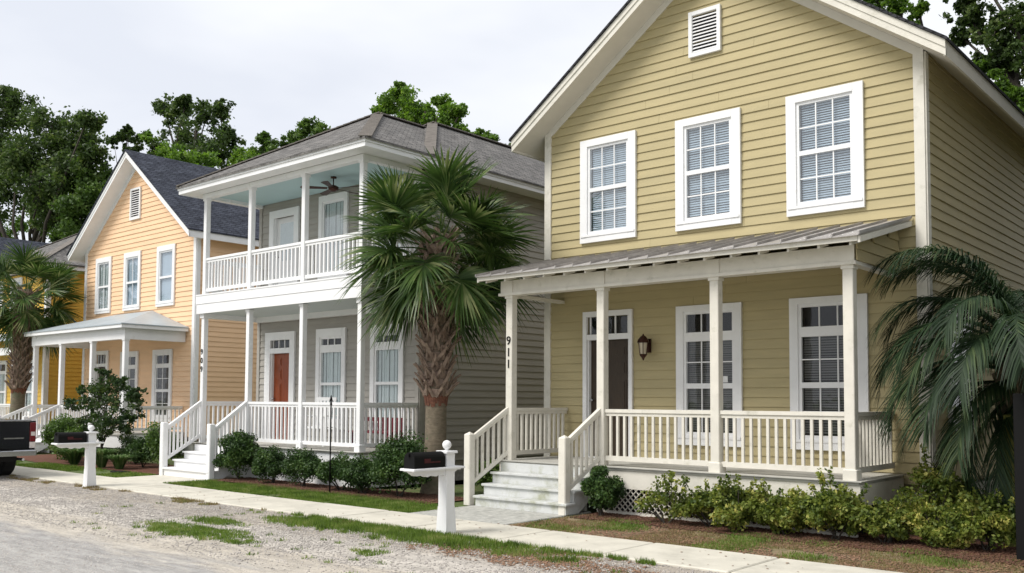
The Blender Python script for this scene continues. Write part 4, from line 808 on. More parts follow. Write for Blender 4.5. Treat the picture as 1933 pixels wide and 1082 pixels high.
# far trees, left to right
B = [px(20, 220, 25, 52), px(85, 235, 25, 50), px(150, 260, 26, 42), px(165, 225, 25, 26), px(60, 300, 24, 60), px(-50, 260, 24, 80), px(130, 330, 25, 55), px(-20, 360, 24, 50), px(20, 185, 25, 26), px(-60, 400, 24, 60), px(180, 290, 26, 26), px(75, 370, 24, 45), px(30, 330, 25, 50), px(120, 290, 26, 40), px(105, 415, 25, 36), px(-15, 300, 26, 55)]
tree('oak_tree', 'tallest dark oak with crooked limbs at the far left of the photo', 'tree', base_of(B, 2), .55, B, 'leaf_oak', .34, 4.6, sub=17, group='trees behind the houses')
B = [px(150, 400, 25, 45), px(190, 370, 26, 38), px(100, 400, 26, 40), px(215, 335, 27, 26), px(170, 330, 26, 30), px(130, 440, 25, 34), px(235, 400, 27, 34), px(180, 430, 26, 36), px(160, 350, 26, 34), px(215, 370, 27, 30)]
tree('leafy_tree', 'dense dark green tree just left of the peach gable', 'tree', base_of(B), .35, B, 'leaf_mid', .32, 6.5, sub=18, group='trees behind the houses', rr=(.3, .5))
B = [px(15, 450, 27, 30), px(60, 470, 27, 20), px(-30, 440, 27, 40), px(40, 425, 28, 18)]
tree('leafy_tree', 'low bright tree seen under the oak limbs above the dark blue roof', 'tree', base_of(B), .3, B, 'leaf_brt', .3, 3.5, sub=12, group='trees behind the houses')
B = [px(232, 258, 32, 20), px(262, 262, 32, 17), px(215, 268, 32, 13), px(250, 285, 32, 16), px(240, 243, 32, 8)]
tree('sparse_tree', 'thin sparse tree with sky showing through above the peach roof peak', 'tree', base_of(B), .2, B, 'leaf_oak', .30, 1.2, sub=16, group='trees behind the houses', rr=(.12, .28))
B = [px(330, 215, 28, 32), px(390, 220, 28, 34), px(430, 260, 28, 28), px(350, 265, 28, 38), px(400, 285, 27, 40), px(310, 205, 28, 18), px(418, 205, 28, 18), px(300, 285, 28, 22), px(445, 300, 28, 22), px(350, 195, 28, 14)]
tree('oak_tree', 'dark broad oak rising behind the charcoal roof of the peach house', 'tree', base_of(B), .45, B, 'leaf_oak', .30, 4.6, sub=16, group='trees behind the houses')
B = [px(345, 300, 25, 26), px(310, 290, 25, 22), px(395, 305, 25, 22), px(460, 300, 26, 24), px(490, 310, 26, 22), px(280, 262, 25, 12)]
tree('leafy_tree', 'lower bright green tree in front of the broad oak behind the charcoal roof', 'tree', base_of(B), .25, B, 'leaf_brt', .24, 5.0, sub=14, group='trees behind the houses')
B = [px(500, 275, 27, 20), px(488, 295, 27, 20), px(515, 290, 27, 17), px(470, 300, 27, 14), px(498, 256, 27, 9)]
tree('leafy_tree', 'small pointed dark tree over the left end of the grey roof', 'tree', base_of(B), .2, B, 'leaf_mid', .24, 4.5, sub=13, group='trees behind the houses')
B = [px(585, 243, 28, 22), px(560, 258, 28, 18), px(608, 250, 28, 16), px(572, 275, 28, 26), px(545, 272, 28, 16), px(610, 275, 28, 20)]
tree('leafy_tree', 'round mid green tree behind the left slope of the grey roof', 'tree', base_of(B), .25, B, 'leaf_mid', .24, 5.0, sub=13, group='trees behind the houses')
B = [px(750, 185, 27, 32), px(775, 200, 27, 32), px(725, 205, 27, 18), px(800, 220, 27, 26), px(835, 195, 27, 17), px(850, 220, 27, 24), px(872, 208, 27, 12), px(770, 230, 27, 30), px(840, 250, 27, 24), px(870, 245, 27, 12), px(758, 165, 27, 13)]
tree('leafy_tree', 'bright green tree standing over the ridge of the grey roof', 'tree', base_of(B), .35, B, 'leaf_brt', .22, 5.6, sub=15, group='trees behind the houses')
B = [px(905, 258, 26, 15), px(928, 265, 26, 14), px(910, 272, 26, 16), px(890, 270, 26, 10)]
tree('leafy_tree', 'small bright bushy treetop between the grey ridge and the yellow house eave', 'tree', base_of(B), .2, B, 'leaf_brt', .2, 5.5, sub=12, group='trees behind the houses')
B = [px(985, 290, 25, 18), px(1010, 290, 25, 18), px(965, 285, 25, 12), px(1030, 300, 25, 20)]
tree('leafy_tree', 'low green treetop tucked under the left eave of the yellow house', 'tree', base_of(B), .2, B, 'leaf_mid', .2, 5.5, sub=12, group='trees behind the houses')
B = [px(1660, 5, 25, 24), px(1700, 15, 25, 28), px(1735, 20, 25, 18), px(1690, -30, 25, 40), px(1745, -20, 25, 16), px(1725, 48, 25, 13), px(1640, -20, 25, 30)]
tree('leafy_tree', 'bright green tree above the right roof slope of the yellow house', 'tree', base_of(B, 0, 2), .3, B, 'leaf_brt', .15, 3.6, sub=16, group='trees behind the houses', rr=(.15, .32))
B = [px(1830, 30, 25, 40), px(1880, 60, 25, 48), px(1925, 30, 25, 50), px(1925, 110, 25, 44), px(1960, 60, 26, 70), px(1870, 120, 25, 30), px(1860, -30, 25, 50), px(1815, 70, 25, 16), px(1990, 150, 26, 60), px(1820, -5, 25, 26)]
tree('oak_tree', 'dark open branched oak in the upper right corner behind the yellow house', 'tree', base_of(B, 2, 1), .4, B, 'leaf_oak', .17, 3.4, sub=20, group='trees behind the houses', rr=(.13, .30))
B = [px(1895, 165, 24.6, 18), px(1920, 180, 24.6, 20), px(1850, 125, 24.6, 10), px(1935, 210, 24.6, 20), px(1880, 140, 24.6, 12)]
tree('leafy_tree', 'bright green shrubby tree just above the right eave of the yellow house', 'tree', base_of(B), .15, B, 'leaf_brt', .15, 4.5, sub=12, group='trees behind the houses')
for i, (tx, ty, tz) in enumerate(((-.2, 19.5, 9.0), (.3, 14.6, 9.3), (2.9, 11.2, 6.4))):  # added trees out of view that cut skylight on the yellow house's flank
    B = [(Vector((tx + random.uniform(-2.0, 2.0), ty + random.uniform(-2, 2), tz + random.uniform(-1.5, 2))), random.uniform(1.1, 1.6)) for k in range(10)]
    tree('oak_tree', ('unseen tree added to shade the right flank of the yellow house', 'tall unseen tree added to block sky over the right side yard', 'broad unseen tree added on the right to darken the yellow house side')[i], 'tree', (tx, ty, -.1), .3, B, 'leaf_oak', .24, 3.0, sub=12, group='trees behind the houses')

# shrubs
def shrub(name, label, x, y, rx, ry, h, leafm, size, n, z0=.0, sub=34, group=None, loose=.0, stems=4, cat='shrub', zlow=.0):
    t = thing(name, label, cat, (x, y, z0), group=group); mb = MB()
    C = []; Q = []
    for k in range(sub):
        d = rng.normal(size=3); d /= np.linalg.norm(d); d[2] = abs(d[2]) * 1.0 - .45; rad = rng.uniform(.55, .88 + loose)
        C.append((d[0] * rx * rad, d[1] * ry * rad, zlow + (h - zlow) * (.48 + .46 * d[2] * rad / .9))); Q.append(min(rx, h / 2) * rng.uniform(.26, .42))
    for k in range(8): C.append((rng.uniform(-.4, .4) * rx, rng.uniform(-.4, .4) * ry, zlow + (h - zlow) * rng.uniform(.2, .75))); Q.append(min(rx, h / 2) * .5)
    V, F = leafcloud(C, Q, np.full(len(C), n // len(C)), size, .9, .5)
    V[:, 2] = np.maximum(V[:, 2], .01)
    for k in range(stems):
        c = Vector(C[k]); mb.tube([(rng.uniform(-.05, .05), rng.uniform(-.05, .05), -.02), c * .5 + Vector((0, 0, .03)), c], [.014, .010, .004], 5, False)
    link('stem', mb.mesh('stem', M['bark'], True), t); link('foliage', quick('foliage', V, F, M[leafm]), t); return t
GH = 'clipped shrubs along the grey porch'
shrub('round_shrub', 'large loose dark shrub beside the right newel of the grey house steps', -16.28, 10.62, .52, .46, 1.14, 'leaf_box', .058, 8500, .02, 34, GH, .12)
shrub('boxwood', 'first round clipped shrub right of the large one under the grey porch', -15.18, 10.62, .44, .38, .76, 'leaf_box', .040, 15000, .02, group=GH)
shrub('boxwood', 'second round clipped shrub below the middle porch post of the grey house', -14.18, 10.60, .50, .40, .77, 'leaf_box', .040, 17000, .02, group=GH)
shrub('boxwood', 'clipped shrub with the black hook pole rising from it', -13.12, 10.60, .48, .38, .73, 'leaf_box', .040, 15000, .02, group=GH)
shrub('boxwood', 'low clipped shrub between the hook pole shrub and the tall shrub', -12.36, 10.55, .46, .38, .72, 'leaf_box', .040, 15000, .02, group=GH)
shrub('round_shrub', 'tall dark rounded shrub just left of the big palm trunk', -11.60, 10.62, .60, .48, 1.17, 'leaf_box', .048, 14000, .02, 34, GH)
shrub('round_shrub', 'small green shrub between the palm trunk and the yellow house steps', -10.95, 12.1, .35, .3, .75, 'leaf_mid', .055, 3500, .0, group=GH)
shrub('boxwood', 'dense dark upright shrub against the right side of the yellow house steps', -7.66, 10.86, .29, .28, .93, 'leaf_box', .042, 9000, .01, 30)
HG = 'variegated hedge shrubs before the yellow porch'
for (x, y, rx, h, n, lab, lo) in ((-6.55, 10.78, .40, .64, 700, 'sparse twiggy variegated shrub with the white lattice showing behind', .45), (-5.98, 10.88, .44, .52, 3400, 'variegated shrub under the third porch post of the yellow house', .25),
                          (-5.55, 10.78, .42, .68, 4800, 'variegated shrub right of the third porch post, in mid hedge', .2), (-5.0, 10.88, .52, .60, 5600, 'dense variegated shrub under the right railing of the yellow porch', .12),
                          (-4.35, 10.86, .44, .76, 5200, 'variegated shrub at the foot of the right end porch post', .25), (-3.80, 11.02, .44, .55, 4400, 'yellow green shrub just past the right porch corner', .2),
                          (-3.45, 11.75, .40, 1.02, 3000, 'taller pale tipped shrub against the side of the yellow porch', .35), (-3.2, 11.12, .46, .56, 4600, 'low variegated shrub below the drooping palm fronds', .25), (-2.78, 11.2, .36, .66, 3200, 'last variegated shrub beside the mossy post', .3)):
    t = shrub('variegated_shrub', lab, x, y, rx, .30, h, 'leaf_var', .052, int(n * 1.35), .01, 24, HG, lo)
    # a few shoots that stand out of the clipped mass
    C = []; Q = []; sm = MB()
    for k in range(9):
        a_ = rng.uniform(0, 6.28); rr_ = rng.uniform(.3, .95); bx, by = rx * rr_ * math.cos(a_), .28 * rr_ * math.sin(a_); hh = h * rng.uniform(.92, 1.22) * (1 - .25 * rr_)
        sm.tube([(bx * .6, by * .6, h * .4), (bx, by, hh)], [.006, .003], 4, False)
        for q_ in range(3): C.append((bx * (1 - .08 * q_), by, hh - .05 * q_)); Q.append(.045)
    v_, f_ = leafcloud(C, Q, np.full(len(C), 12), .05, 1.2, .5); link('shoot', quick('shoot', v_, f_, M['leaf_var']), t, kind='stuff'); link('stem', sm.mesh('stem', M['bark']), t)
G3 = 'shrubs before the peach house'
shrub('round_shrub', 'tall rounded shrub left of the crape myrtle behind the pickup', -25.0, 11.0, .70, .6, 1.42, 'leaf_mid', .07, 7000, .0, 30, G3)
shrub('round_shrub', 'mid height shrub beneath the tall one by the pickup bumper', -23.75, 10.7, .50, .45, 1.02, 'leaf_mid', .07, 5000, .0, 26, G3)
shrub('boxwood', 'dark low shrub behind the strap leaved clump', -20.95, 11.1, .55, .4, .88, 'leaf_box', .05, 6000, .0, 26, G3)
shrub('round_shrub', 'green shrub against the left newel of the grey house steps', -19.75, 10.85, .48, .45, 1.22, 'leaf_mid', .06, 6500, .0, 28, G3)
shrub('boxwood', 'clipped low hedge under the amber house railing', -31.9, 12.4, .8, .4, 1.25, 'leaf_mid', .07, 4500, .0, 26, G3)
shrub('boxwood', 'dark shrub behind the far mailbox and crape myrtle stems', -22.2, 11.5, .6, .4, .85, 'leaf_box', .05, 5000, .0, 26, G3)
def clump(label, x, y, n, h, r, seed):
    q = np.random.default_rng(seed); V = []; F = []
    for i in range(n):
        a = q.uniform(0, 2 * np.pi); L_ = h * q.uniform(.8, 1.5); out = r * q.uniform(.3, 1.0); w = .014; d = np.array([np.cos(a), np.sin(a), 0]); s = np.array([-np.sin(a), np.cos(a), 0]) * w; b0 = d * q.uniform(0, .08)
        pts = [b0 + d * out * t ** 1.3 + np.array([0, 0, h * q.uniform(.9, 1.1) * (1.9 * t - 1.15 * t * t)]) for t in (0, .35, .7, 1)]; k = len(V)
        for j, p in enumerate(pts): ww = (1, 1, .7, .1)[j]; V += [p - s * ww, p + s * ww]
        F += [(k, k + 1, k + 3, k + 2), (k + 2, k + 3, k + 5, k + 4), (k + 4, k + 5, k + 7, k + 6)]
    return thing('strap_leaved_plant', label, 'plant', (x, y, 0), group='strap leaved clumps beside the far sidewalk', me=quick('strap_leaved_plant', np.array(V), np.array(F), M['liriope']))
clump('arching strap leaved clump left of the far mailbox post', -22.9, 10.35, 240, .52, .65, 1); clump('strap leaved clump just right of the far mailbox post', -21.5, 10.35, 240, .55, .55, 2); clump('small strap leaved clump nearer the dark low shrub', -20.75, 10.4, 160, .42, .5, 3)
# crape myrtle: many stems
B = [(Vector((-22.9 + a, 11.0 + b, z)), r) for a, b, z, r in ((0, 0, 1.85, .50), (-.8, .1, 1.7, .48), (.8, -.1, 1.7, .5), (-1.45, -.1, 1.55, .36), (1.35, .1, 1.75, .36), (.3, .1, 2.25, .34), (-.3, -.1, 2.05, .45), (-1.2, .1, 1.15, .40), (.75, -.1, 1.2, .46), (-.4, 0, 1.25, .46), (.2, 0, .95, .40), (-.9, 0, .9, .35), (1.75, 0, 1.95, .22), (1.5, 0, 1.35, .28), (0, 0, 2.55, .2), (1.1, 0, 1.0, .3), (.9, 0, 2.15, .25), (-1.0, 0, 2.05, .25))]
t = tree('crape_myrtle', 'small multi-stemmed dark leaved tree before the peach porch', 'tree', (-22.9, 11.0, 0), .035, [(Vector((c.x, c.y, c.z * .9)), r_ * .88) for c, r_ in B], 'leaf_crape', .08, 1.25, sub=11, fork=.15, rr=(.22, .42))

# ---- cabbage palms
def fan_frond(e, pet=.62, bl=.86, n=46, dro=.35, seed=0):
    q = np.random.default_rng(seed); V = []; F = []; e = math.radians(e); cur = math.radians(22)
    pts = []; p = np.zeros(3); ee = e
    for k in range(6): pts.append(p.copy()); p = p + np.array([math.cos(ee), 0, math.sin(ee)]) * pet / 5; ee -= cur / 5
    for k in range(5):
        w0, w1 = .020 - .002 * k, .018 - .002 * k; a, b = pts[k], pts[k + 1]; i = len(V); V += [a + [0, -w0, 0], a + [0, w0, 0], b + [0, w1, 0], b + [0, -w1, 0]]; F.append((i, i + 1, i + 2, i + 3)); i = len(V); V += [a + [0, 0, -w0], a + [0, 0, w0], b + [0, 0, w1], b + [0, 0, -w1]]; F.append((i, i + 1, i + 2, i + 3))
    H = pts[-1]; d = np.array([math.cos(ee), 0, math.sin(ee)]); s = np.array([0, 1, 0]); nn = np.cross(d, s)
    if nn[2] < 0: nn = -nn
    for k in range(n):
        th = math.radians(-128 + 256 * (k + .5) / n + q.uniform(-2, 2)); dr = d * math.cos(th) + s * math.sin(th) + nn * (.28 * abs(math.sin(th)) + q.uniform(-.06, .06)); dr /= np.linalg.norm(dr)
        L_ = bl * (.66 + .34 * math.cos(th * .7)) * q.uniform(.88, 1.08); ws = np.cross(dr, nn); ws /= np.linalg.norm(ws); hb = H + d * .20 * (1 - abs(th) / 2.3)
        g = dro * q.uniform(.6, 1.5); k0 = len(V); tw = q.uniform(-.5, .5); ws = ws * math.cos(tw) + nn * math.sin(tw)
        for t, w in ((0, .004), (.3, .020), (.55, .019), (.8, .010), (1, .001)):
            P = hb + dr * L_ * t + np.array([0, 0, -1]) * g * L_ * t ** 2.6; V += [P - ws * w, P + ws * w]
        for j in range(4): F.append((k0 + 2 * j, k0 + 2 * j + 1, k0 + 2 * j + 3, k0 + 2 * j + 2))
    return np.array(V), np.array(F)
FR = []
for i, e in enumerate((82, 70, 58, 46, 34, 22, 10, -4, -18, -32, -46, -60)):
    for sdd in (0, 1):
        v, f = fan_frond(e, .86 if e > -20 else .78, .80 if e > 0 else .78, dro=.14 if e > 20 else .30, seed=i * 2 + sdd); FR.append((e, quick('frond', v, f, M['palm'])))
v, f = fan_frond(-66, .5, .7, 30, .5, 77); FD = quick('frond', v, f, M['palmdry'])
bootm = {}
def bootmesh(m):
    if m not in bootm:
        b = MB(); b.add([(-.03, -.07, -.05), (-.03, .07, -.05), (.035, .05, .02), (.035, -.05, .02), (-.03, -.06, .10), (-.03, .06, .10)], [(0, 1, 2, 3), (3, 2, 5, 4), (0, 3, 4), (1, 5, 2)])
        for s in (-1, 1): b.beam((.01, s * .015, -.02), (.055, s * .115, .15), .045, .020, (1, 0, 0)); b.beam((.055, s * .115, .15), (.10, s * .145, .22), .028, .014, (1, 0, 0))
        bootm[m] = b.mesh('leaf_boot', M[m])
    return bootm[m]
def cabbage_palm(label, loc, hz, hb, r0, lean, nf, seed, sc=1.0, crown=1.0):
    r = random.Random(seed); t = thing('cabbage_palm', label, 'palm tree', loc, (0, 0, 0), group='cabbage palms in the front yards'); mb = MB()
    lx = lambda z: lean * (z / hz) ** 1.6
    pts = [(lx(max(z, 0)), 0, z) for z in (-.05, .15, .5, 1.0, hb, hb + .5, (hb + hz) / 2, hz - .3, hz + .1)]; rs = [r0 * 1.55, r0 * 1.3, r0 * 1.1, r0, r0 * .98, r0 * 1.0, r0 * 1.05, r0 * 1.0, r0 * .55]
    link('trunk', mb.tube(pts, rs, 20).mesh('trunk', M['palmtrunk'], True), t)
    rg = MB()
    for k in range(46): a = k * 2.4; z = hb - .02 - r.uniform(0, .13); rg.beam((lx(z) + r0 * .98 * math.cos(a), r0 * .98 * math.sin(a), z - .06), (lx(z) + (r0 + .02) * math.cos(a), (r0 + .02) * math.sin(a), z + .10), .05, .016)
    link('fibre_ring', rg.mesh('fibre_ring', M['boot_red']), t, label='red brown torn fibre ring where the leaf bases end')
    z = hb; k = 0
    while z < hz - .05:
        a = k * 2 * math.pi / 7 + (int(k / 7) % 2) * math.pi / 7; s = r.uniform(.98, 1.28)
        link('leaf_boot', bootmesh('boot'), t, (lx(z) + (r0 + .015) * math.cos(a), (r0 + .015) * math.sin(a), z + r.uniform(-.02, .02)), (r.uniform(-.15, .15), r.uniform(-.1, .25), a), (s, s, s)); k += 1
        if k % 7 == 0: z += .155
    for i in range(nf):
        f_ = i / (nf - 1); e = 84 - 136 * f_ ** .92 + r.uniform(-9, 9)
        if e < -27 and abs((i * 2.39996 + math.pi / 4 + math.pi) % (2 * math.pi) - math.pi) < .8: continue
        me = min(FR, key=lambda q: abs(q[0] - e) + r.random() * 7)[1]; a = i * 2.39996 + r.uniform(-.2, .2); s = crown * r.uniform(.9, 1.1) * (1.0 if f_ > .06 else .9)
        link('frond', me, t, (lx(hz) + .07 * math.cos(a), .07 * math.sin(a), hz - .03 - .38 * f_), (r.uniform(-.75, .75), r.uniform(-.08, .08), a), (s, s, s))
    for i in range(5):
        a = r.uniform(.6, 4.2); link('frond', FD, t, (lx(hz) + .1 * math.cos(a), .1 * math.sin(a), hz - .42), (0, r.uniform(-.1, .2), a), (crown * .9,) * 3, label='dry tan hanging frond')
    return t
cabbage_palm('large cabbage palm between the grey house and the yellow house', (-11.57, 11.42, 0), 4.42, 1.72, .185, .03, 72, 3, crown=.99)
cabbage_palm('smaller cabbage palm at the left before the amber house', (-31.75, 12.45, 0), 5.0, 1.95, .21, .55, 52, 9, crown=1.05)

# ---- pindo palm on the right
def feather(e, L_=2.1, curl=2.3, n=78, ll=.46, seed=0):
    q = np.random.default_rng(seed); V = []; F = []; ee = math.radians(e); p = np.zeros(3); P = []; m_ = 26
    for k in range(m_ + 1): P.append((p.copy(), ee)); p = p + np.array([math.cos(ee), 0, math.sin(ee)]) * L_ / m_; ee -= curl / m_ * (.35 + 1.25 * k / m_)
    for k in range(m_):
        a, b = P[k][0], P[k + 1][0]; w0 = .028 * (1 - k / m_) + .004; i = len(V); V += [a + [0, -w0, 0], a + [0, w0, 0], b + [0, w0 * .95, 0], b + [0, -w0 * .95, 0]]; F.append((i, i + 1, i + 2, i + 3)); i = len(V); V += [a + [0, 0, -w0], a + [0, 0, w0 * .6], b + [0, 0, w0 * .6], b + [0, 0, -w0]]; F.append((i, i + 1, i + 2, i + 3))
    for k in range(n):
        t = .14 + .86 * k / n; i0 = min(m_ - 1, int(t * m_)); fr = t * m_ - i0; C = P[i0][0] * (1 - fr) + P[i0 + 1][0] * fr; e2 = P[i0][1]; d = np.array([math.cos(e2), 0, math.sin(e2)]); up = np.array([-math.sin(e2), 0, math.cos(e2)])
        l = ll * (math.sin(math.pi * min(1, .12 + .83 * t)) ** .6) * q.uniform(.85, 1.1)
        for s in (-1, 1):
            dr = d * .8 + np.array([0, s * .62, 0]) + up * q.uniform(.1, .6); dr /= np.linalg.norm(dr); w = np.cross(dr, up); w /= np.linalg.norm(w); k0 = len(V)
            for tt, ww in ((0, .005), (.45, .009), (.8, .006), (1, .001)): Q = C + dr * l * tt + np.array([0, 0, -1]) * l * .8 * tt ** 1.8; V += [Q - w * ww, Q + w * ww]
            for j in range(3): F.append((k0 + 2 * j, k0 + 2 * j + 1, k0 + 2 * j + 3, k0 + 2 * j + 2))
    return quick('frond', np.array(V), np.array(F), M['pindo'])
PF = [(e, feather(e, 2.0, c, seed=i)) for i, (e, c) in enumerate(((78, 2.4), (62, 2.7), (48, 2.7), (34, 2.5), (20, 2.3), (5, 1.9), (-12, 1.5)))]
pd = thing('pindo_palm', 'blue green feather leaved palm arching beside the yellow house at the right edge', 'palm tree', (-2.55, 12.15, 0))
tm = MB().tube([(0, 0, -.05), (0, 0, .5), (0, 0, 1.4), (0, 0, 2.15)], [.24, .22, .22, .16], 14); link('trunk', tm.mesh('trunk', M['palmtrunk'], True), pd)
pb = MB().beam((0, 0, -.06), (.10, 0, .22), .09, .03, (0, 1, 0)).mesh('leaf_boot', M['palmtrunk'])
for k in range(60):
    a = k * 2.39996; z = .5 + 1.6 * k / 60; link('leaf_boot', pb, pd, (.22 * math.cos(a), .22 * math.sin(a), z), (0, 0, a), (1.2, 1.2, 1.2))
r = random.Random(5); spec = []
for (yaw, e, s, dz) in ((182, 48, 1.02, 0), (196, 34, 1.0, 0), (205, 62, 1.05, .05), (186, 62, 1.0, 0.1), (212, 20, 1.0, -.1), (224, 48, 1.0, 0), (236, 34, 1.0, 0), (160, 78, 1.15, .2), (200, 78, 1.15, .2), (230, 78, 1.1, .2), (190, 20, .95, -.15), (176, 78, 1.1, .1), (250, 62, 1.0, 0), (215, 78, 1.1, .1), (262, 34, 1.0, 0), (275, 48, 1, 0), (290, 20, 1, 0), (305, 62, 1, 0), (325, 34, 1, 0), (345, 48, 1, 0), (5, 20, 1, 0), (20, 62, 1, .1), (45, 34, 1, 0), (62, 62, 1, 0), (80, 78, 1, .1), (205, 5, .85, -.25), (250, 5, .9, -.25), (300, 5, .9, -.2), (243, 20, 1, -.1), (100, 78, .8, .1), (150, 78, .9, .1), (172, 62, .95, .05)):
    me = min(PF, key=lambda q: abs(q[0] - e))[1]; a = math.radians(yaw) + r.uniform(-.08, .08); link('frond', me, pd, (.08 * math.cos(a), .08 * math.sin(a), 2.12 + dz), (r.uniform(-.15, .15), 0, a), (s, s, s))

# ================================================================== STREET FURNITURE AND SMALL THINGS
def mailbox(label, x, y):
    t = thing('mailbox', label, 'mailbox', (x, y, 0), group='mailboxes beside the sidewalk'); w = M['white']; h = .072
    p = MB(); p.cbox(-h, h, -h, h, -.05, .985, .006); p.add([(-h - .016, -h - .016, 0), (h + .016, -h - .016, 0), (h + .016, h + .016, 0), (-h - .016, h + .016, 0), (-h - .001, -h - .001, .34), (h + .001, -h - .001, .34), (h + .001, h + .001, .34), (-h - .001, h + .001, .34)], [(0, 1, 5, 4), (1, 2, 6, 5), (2, 3, 7, 6), (3, 0, 4, 7)])
    link('post', p.mesh('post', w), t)
    link('post_cap', MB().cbox(-h - .024, h + .024, -h - .024, h + .024, .985, 1.015, .006).mesh('post_cap', w), t)
    link('ball_finial', MB().lathe((0, 0, 0), [(.03, 1.015), (.022, 1.03)] + [(.056 * math.sin(a), 1.085 - .056 * math.cos(a)) for a in np.linspace(.5, math.pi - .02, 10)], 18).mesh('ball_finial', w, True), t)
    a = MB(); a.cbox(-.125, .125, -.66, .20, .800, .825, .006)
    prof = [(0, -.64, .80), (0, .16, .80), (0, .13, .77), (0, .075, .745), (0, -.075, .72), (0, -.16, .735), (0, -.22, .715), (0, -.30, .735), (0, -.36, .715), (0, -.42, .74), (0, -.54, .735), (0, -.60, .77)]
    a.poly([(-.045, q[1], q[2]) for q in prof], (1, 0, 0), .09); a.cbox(-.10, .10, -.62, .15, .785, .80, .004)
    link('arm', a.mesh('arm', w), t)
    b = MB(); W_, Hh = .085, .10; pr_ = [(-W_, 0), (-W_, Hh)] + [(W_ * math.cos(q), Hh + .085 * math.sin(q)) for q in np.linspace(math.pi, 0, 11)[1:-1]] + [(W_, Hh), (W_, 0)]
    b.poly([(q[0], -.61, .828 + q[1]) for q in pr_], (0, 1, 0), .50); bx = link('mail_box', b.mesh('mail_box', M['black']), t)
    d = MB().poly([(q[0] * 1.05, -.622, .826 + q[1] * 1.04) for q in pr_], (0, 1, 0), .03); d.box(-.012, .012, -.645, -.622, .96, 1.0); link('box_door', d.mesh('box_door', M['black']), bx)
    link('flag', MB().box(W_ + .002, W_ + .008, -.46, -.20, .885, .90).box(W_ + .002, W_ + .008, -.46, -.36, .90, .935).mesh('flag', M['mailred']), bx)
    return t
mailbox('white mailbox post with a ball finial in front of the yellow house steps', -8.08, 8.17)
mailbox('far white mailbox post with a ball finial near the black pickup', -17.10, 8.02)
hk = MB(); hk.tube([(0, 0, 0), (0, 0, 1.62)], .012, 8); hk.tube([(0, 0, 1.60), (0, 0, 1.70)], [.03, .006], 8)
for s in (-1, 1): hk.tube([(0, 0, 1.56), (s * .05, 0, 1.61), (s * .10, 0, 1.615), (s * .145, 0, 1.58), (s * .15, 0, 1.54), (s * .18, 0, 1.535), (s * .20, 0, 1.56)], .007, 6)
thing('garden_hook', 'black double armed plant hook standing before the grey porch', 'plant hook', (-12.92, 10.22, 0), (0, 0, -.6), me=hk.mesh('garden_hook', M['black'], True))
thing('black_post', 'tall black post cut by the right edge beside the brown lawn', 'post', (-2.355, 10.80, 0), me=MB().cbox(-.055, .055, -.04, .04, -.02, 1.73, .006).mesh('black_post', M['black']))
thing('mossy_post', 'short mossy wooden post behind the black post under the palm', 'post', (-2.68, 12.0 - .25, 0), me=MB().cbox(-.045, .045, -.05, .05, 0, 1.50, .008).mesh('mossy_post', M['moss']))
# drain hose / valve box in the far lawn
thing('drain_box', 'small dark drain cover in the grass left of the grey house steps', 'drain cover', (-19.9, 10.0, 0), me=MB().cbox(-.22, .22, -.12, .12, 0, .04, .008).mesh('drain_box', M['black']))

for k in range(5):
    a = math.radians((185, 208, 228, 250, 200)[k]); link('frond', PF[6][1] if k % 2 else PF[5][1], pd, (.15 * math.cos(a), .15 * math.sin(a), 1.75), (.2, .45 + .1 * (k % 3), a), (.8, .8, .8))
# pickup truck seen from behind
TK = thing('pickup_truck', 'black pickup parked on the gravel at the left edge, seen from behind', 'pickup truck', (-22.4, 7.32, 0)); m = M['truck']
X = -19.95; ya, yb = 6.42, 8.22
body = MB(); body.poly([(X - .04, ya, .50), (X - .02, ya, 1.16), (X - 2.0, ya, 1.18), (X - 2.05, ya, 1.20), (X - 5.1, ya, 1.14), (X - 5.35, ya, .95), (X - 5.35, ya, .42), (X - 4.75, ya, .40), (X - 4.72, ya, .62), (X - 4.55, ya, .80), (X - 4.15, ya, .80), (X - 3.98, ya, .62), (X - 3.95, ya, .40), (X - 1.35, ya, .40), (X - 1.32, ya, .62), (X - 1.14, ya, .82), (X - .72, ya, .82), (X - .55, ya, .62), (X - .52, ya, .46), (X - .30, ya, .46)], (0, 1, 0), yb - ya); part('body', body, m, TK)
tg = MB(); tg.cbox(X - .03, X + .012, ya + .13, yb - .13, .60, 1.150, .008); tgp = part('tailgate', tg, m, TK); part('tailgate_cap', MB().cbox(X - .05, X + .022, ya + .10, yb - .10, 1.152, 1.185, .008), M['chrome'], tgp, label='pale worn strip along the tailgate top')
part('handle', MB().cbox(X + .012, X + .025, 7.22, 7.42, .98, 1.04, .004), M['tyre'], tgp); part('badge', MB().box(X + .012, X + .017, 7.60, 7.98, .80, .825), M['chrome'], tgp)
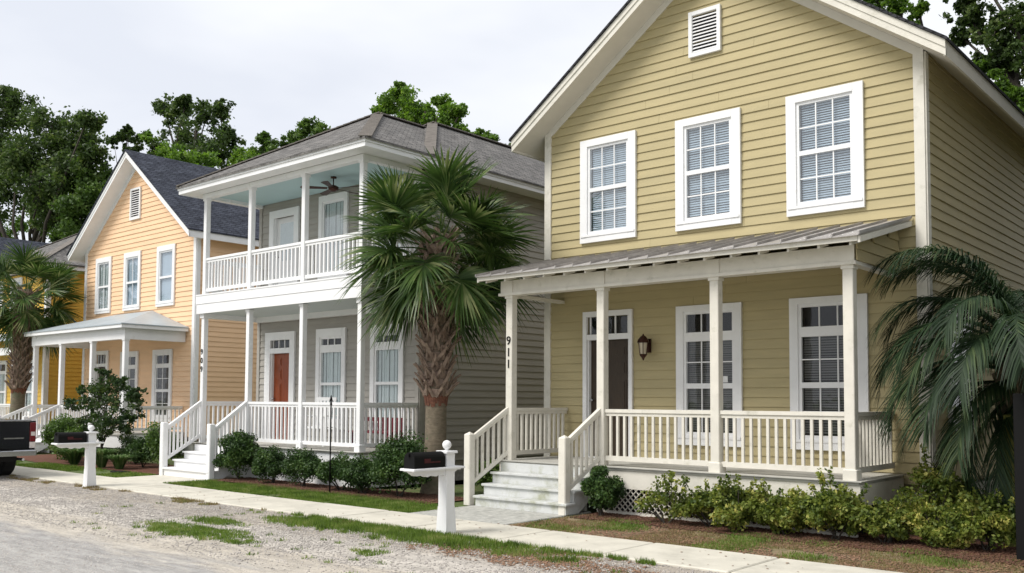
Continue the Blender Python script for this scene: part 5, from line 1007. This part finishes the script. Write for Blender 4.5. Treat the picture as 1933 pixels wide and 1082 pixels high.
for s, (a, b) in ((0, (ya + .005, ya + .125)), (1, (yb - .125, yb - .005))):
    tl = part('tail_light', MB().cbox(X - .04, X + .02, a, b, .74, 1.13, .01), M['taillight'], TK); part('reverse_light', MB().cbox(X + .02, X + .026, a + .02, b - .02, .86, .94, .004), M['clear'], tl)
    part('lower_light', MB().cbox(X - .04, X + .02, a, b, .61, .735, .01), M['clear'], TK)
bm = MB(); bm.cbox(X - .02, X + .13, ya + .02, yb - .02, .46, .575, .02); bp_ = part('rear_bumper', bm, M['chrome'], TK); part('step_pad', MB().box(X + .01, X + .12, 6.9, 7.75, .5755, .585), M['tyre'], bp_)
part('licence_plate', MB().box(X + .131, X + .136, 7.17, 7.47, .475, .57), M['plate'], bp_); part('hitch', MB().box(X - .2, X + .16, 7.28, 7.36, .36, .44), M['tyre'], TK)
part('frame', MB().box(X - 4.5, X - .1, 6.75, 7.9, .34, .46), M['tyre'], TK); part('axle', MB().tube([(X - .92, 6.55, .36), (X - .92, 8.1, .36)], .05, 10).lathe((X - .92, 7.32, .22), [(.02, 0), (.12, .06), (.15, .14), (.12, .22), (.02, .28)], 12), M['tyre'], TK)
part('muffler', MB().tube([(X - .5, 7.85, .40), (X + .02, 7.98, .38)], .03, 10), M['chrome'], TK)
cab = MB(); cab.poly([(X - 2.05, ya + .06, 1.16), (X - 2.15, ya + .14, 1.58), (X - 3.35, ya + .14, 1.60), (X - 4.05, ya + .06, 1.16)], (0, 1, 0), yb - ya - .14); part('cab', cab, m, TK)
part('rear_window', MB().box(X - 2.115, X - 2.10, ya + .28, yb - .28, 1.26, 1.52), M['glass_up'], TK)
def wheel(cx, cy):
    w = MB(); w2 = []; prof = [(.20, -.13), (.34, -.13), (.375, -.10), (.38, 0), (.375, .10), (.34, .13), (.20, .13)]
    n = 28; vs = [(cx + r * math.cos(2 * math.pi * k / n), cy + z, .38 + r * math.sin(2 * math.pi * k / n)) for r, z in prof for k in range(n)]
    w.add(vs, [(i * n + k, i * n + (k + 1) % n, (i + 1) * n + (k + 1) % n, (i + 1) * n + k) for i in range(len(prof) - 1) for k in range(n)])
    wh = part('wheel', w, M['tyre'], TK); part('rim', MB().tube([(cx, cy - .09, .38), (cx, cy + .115, .38)], .21, 20), M['chrome'], wh)
for cx in (X - .93, X - 4.35):
    for cy in (6.62, 7.96): wheel(cx, cy)
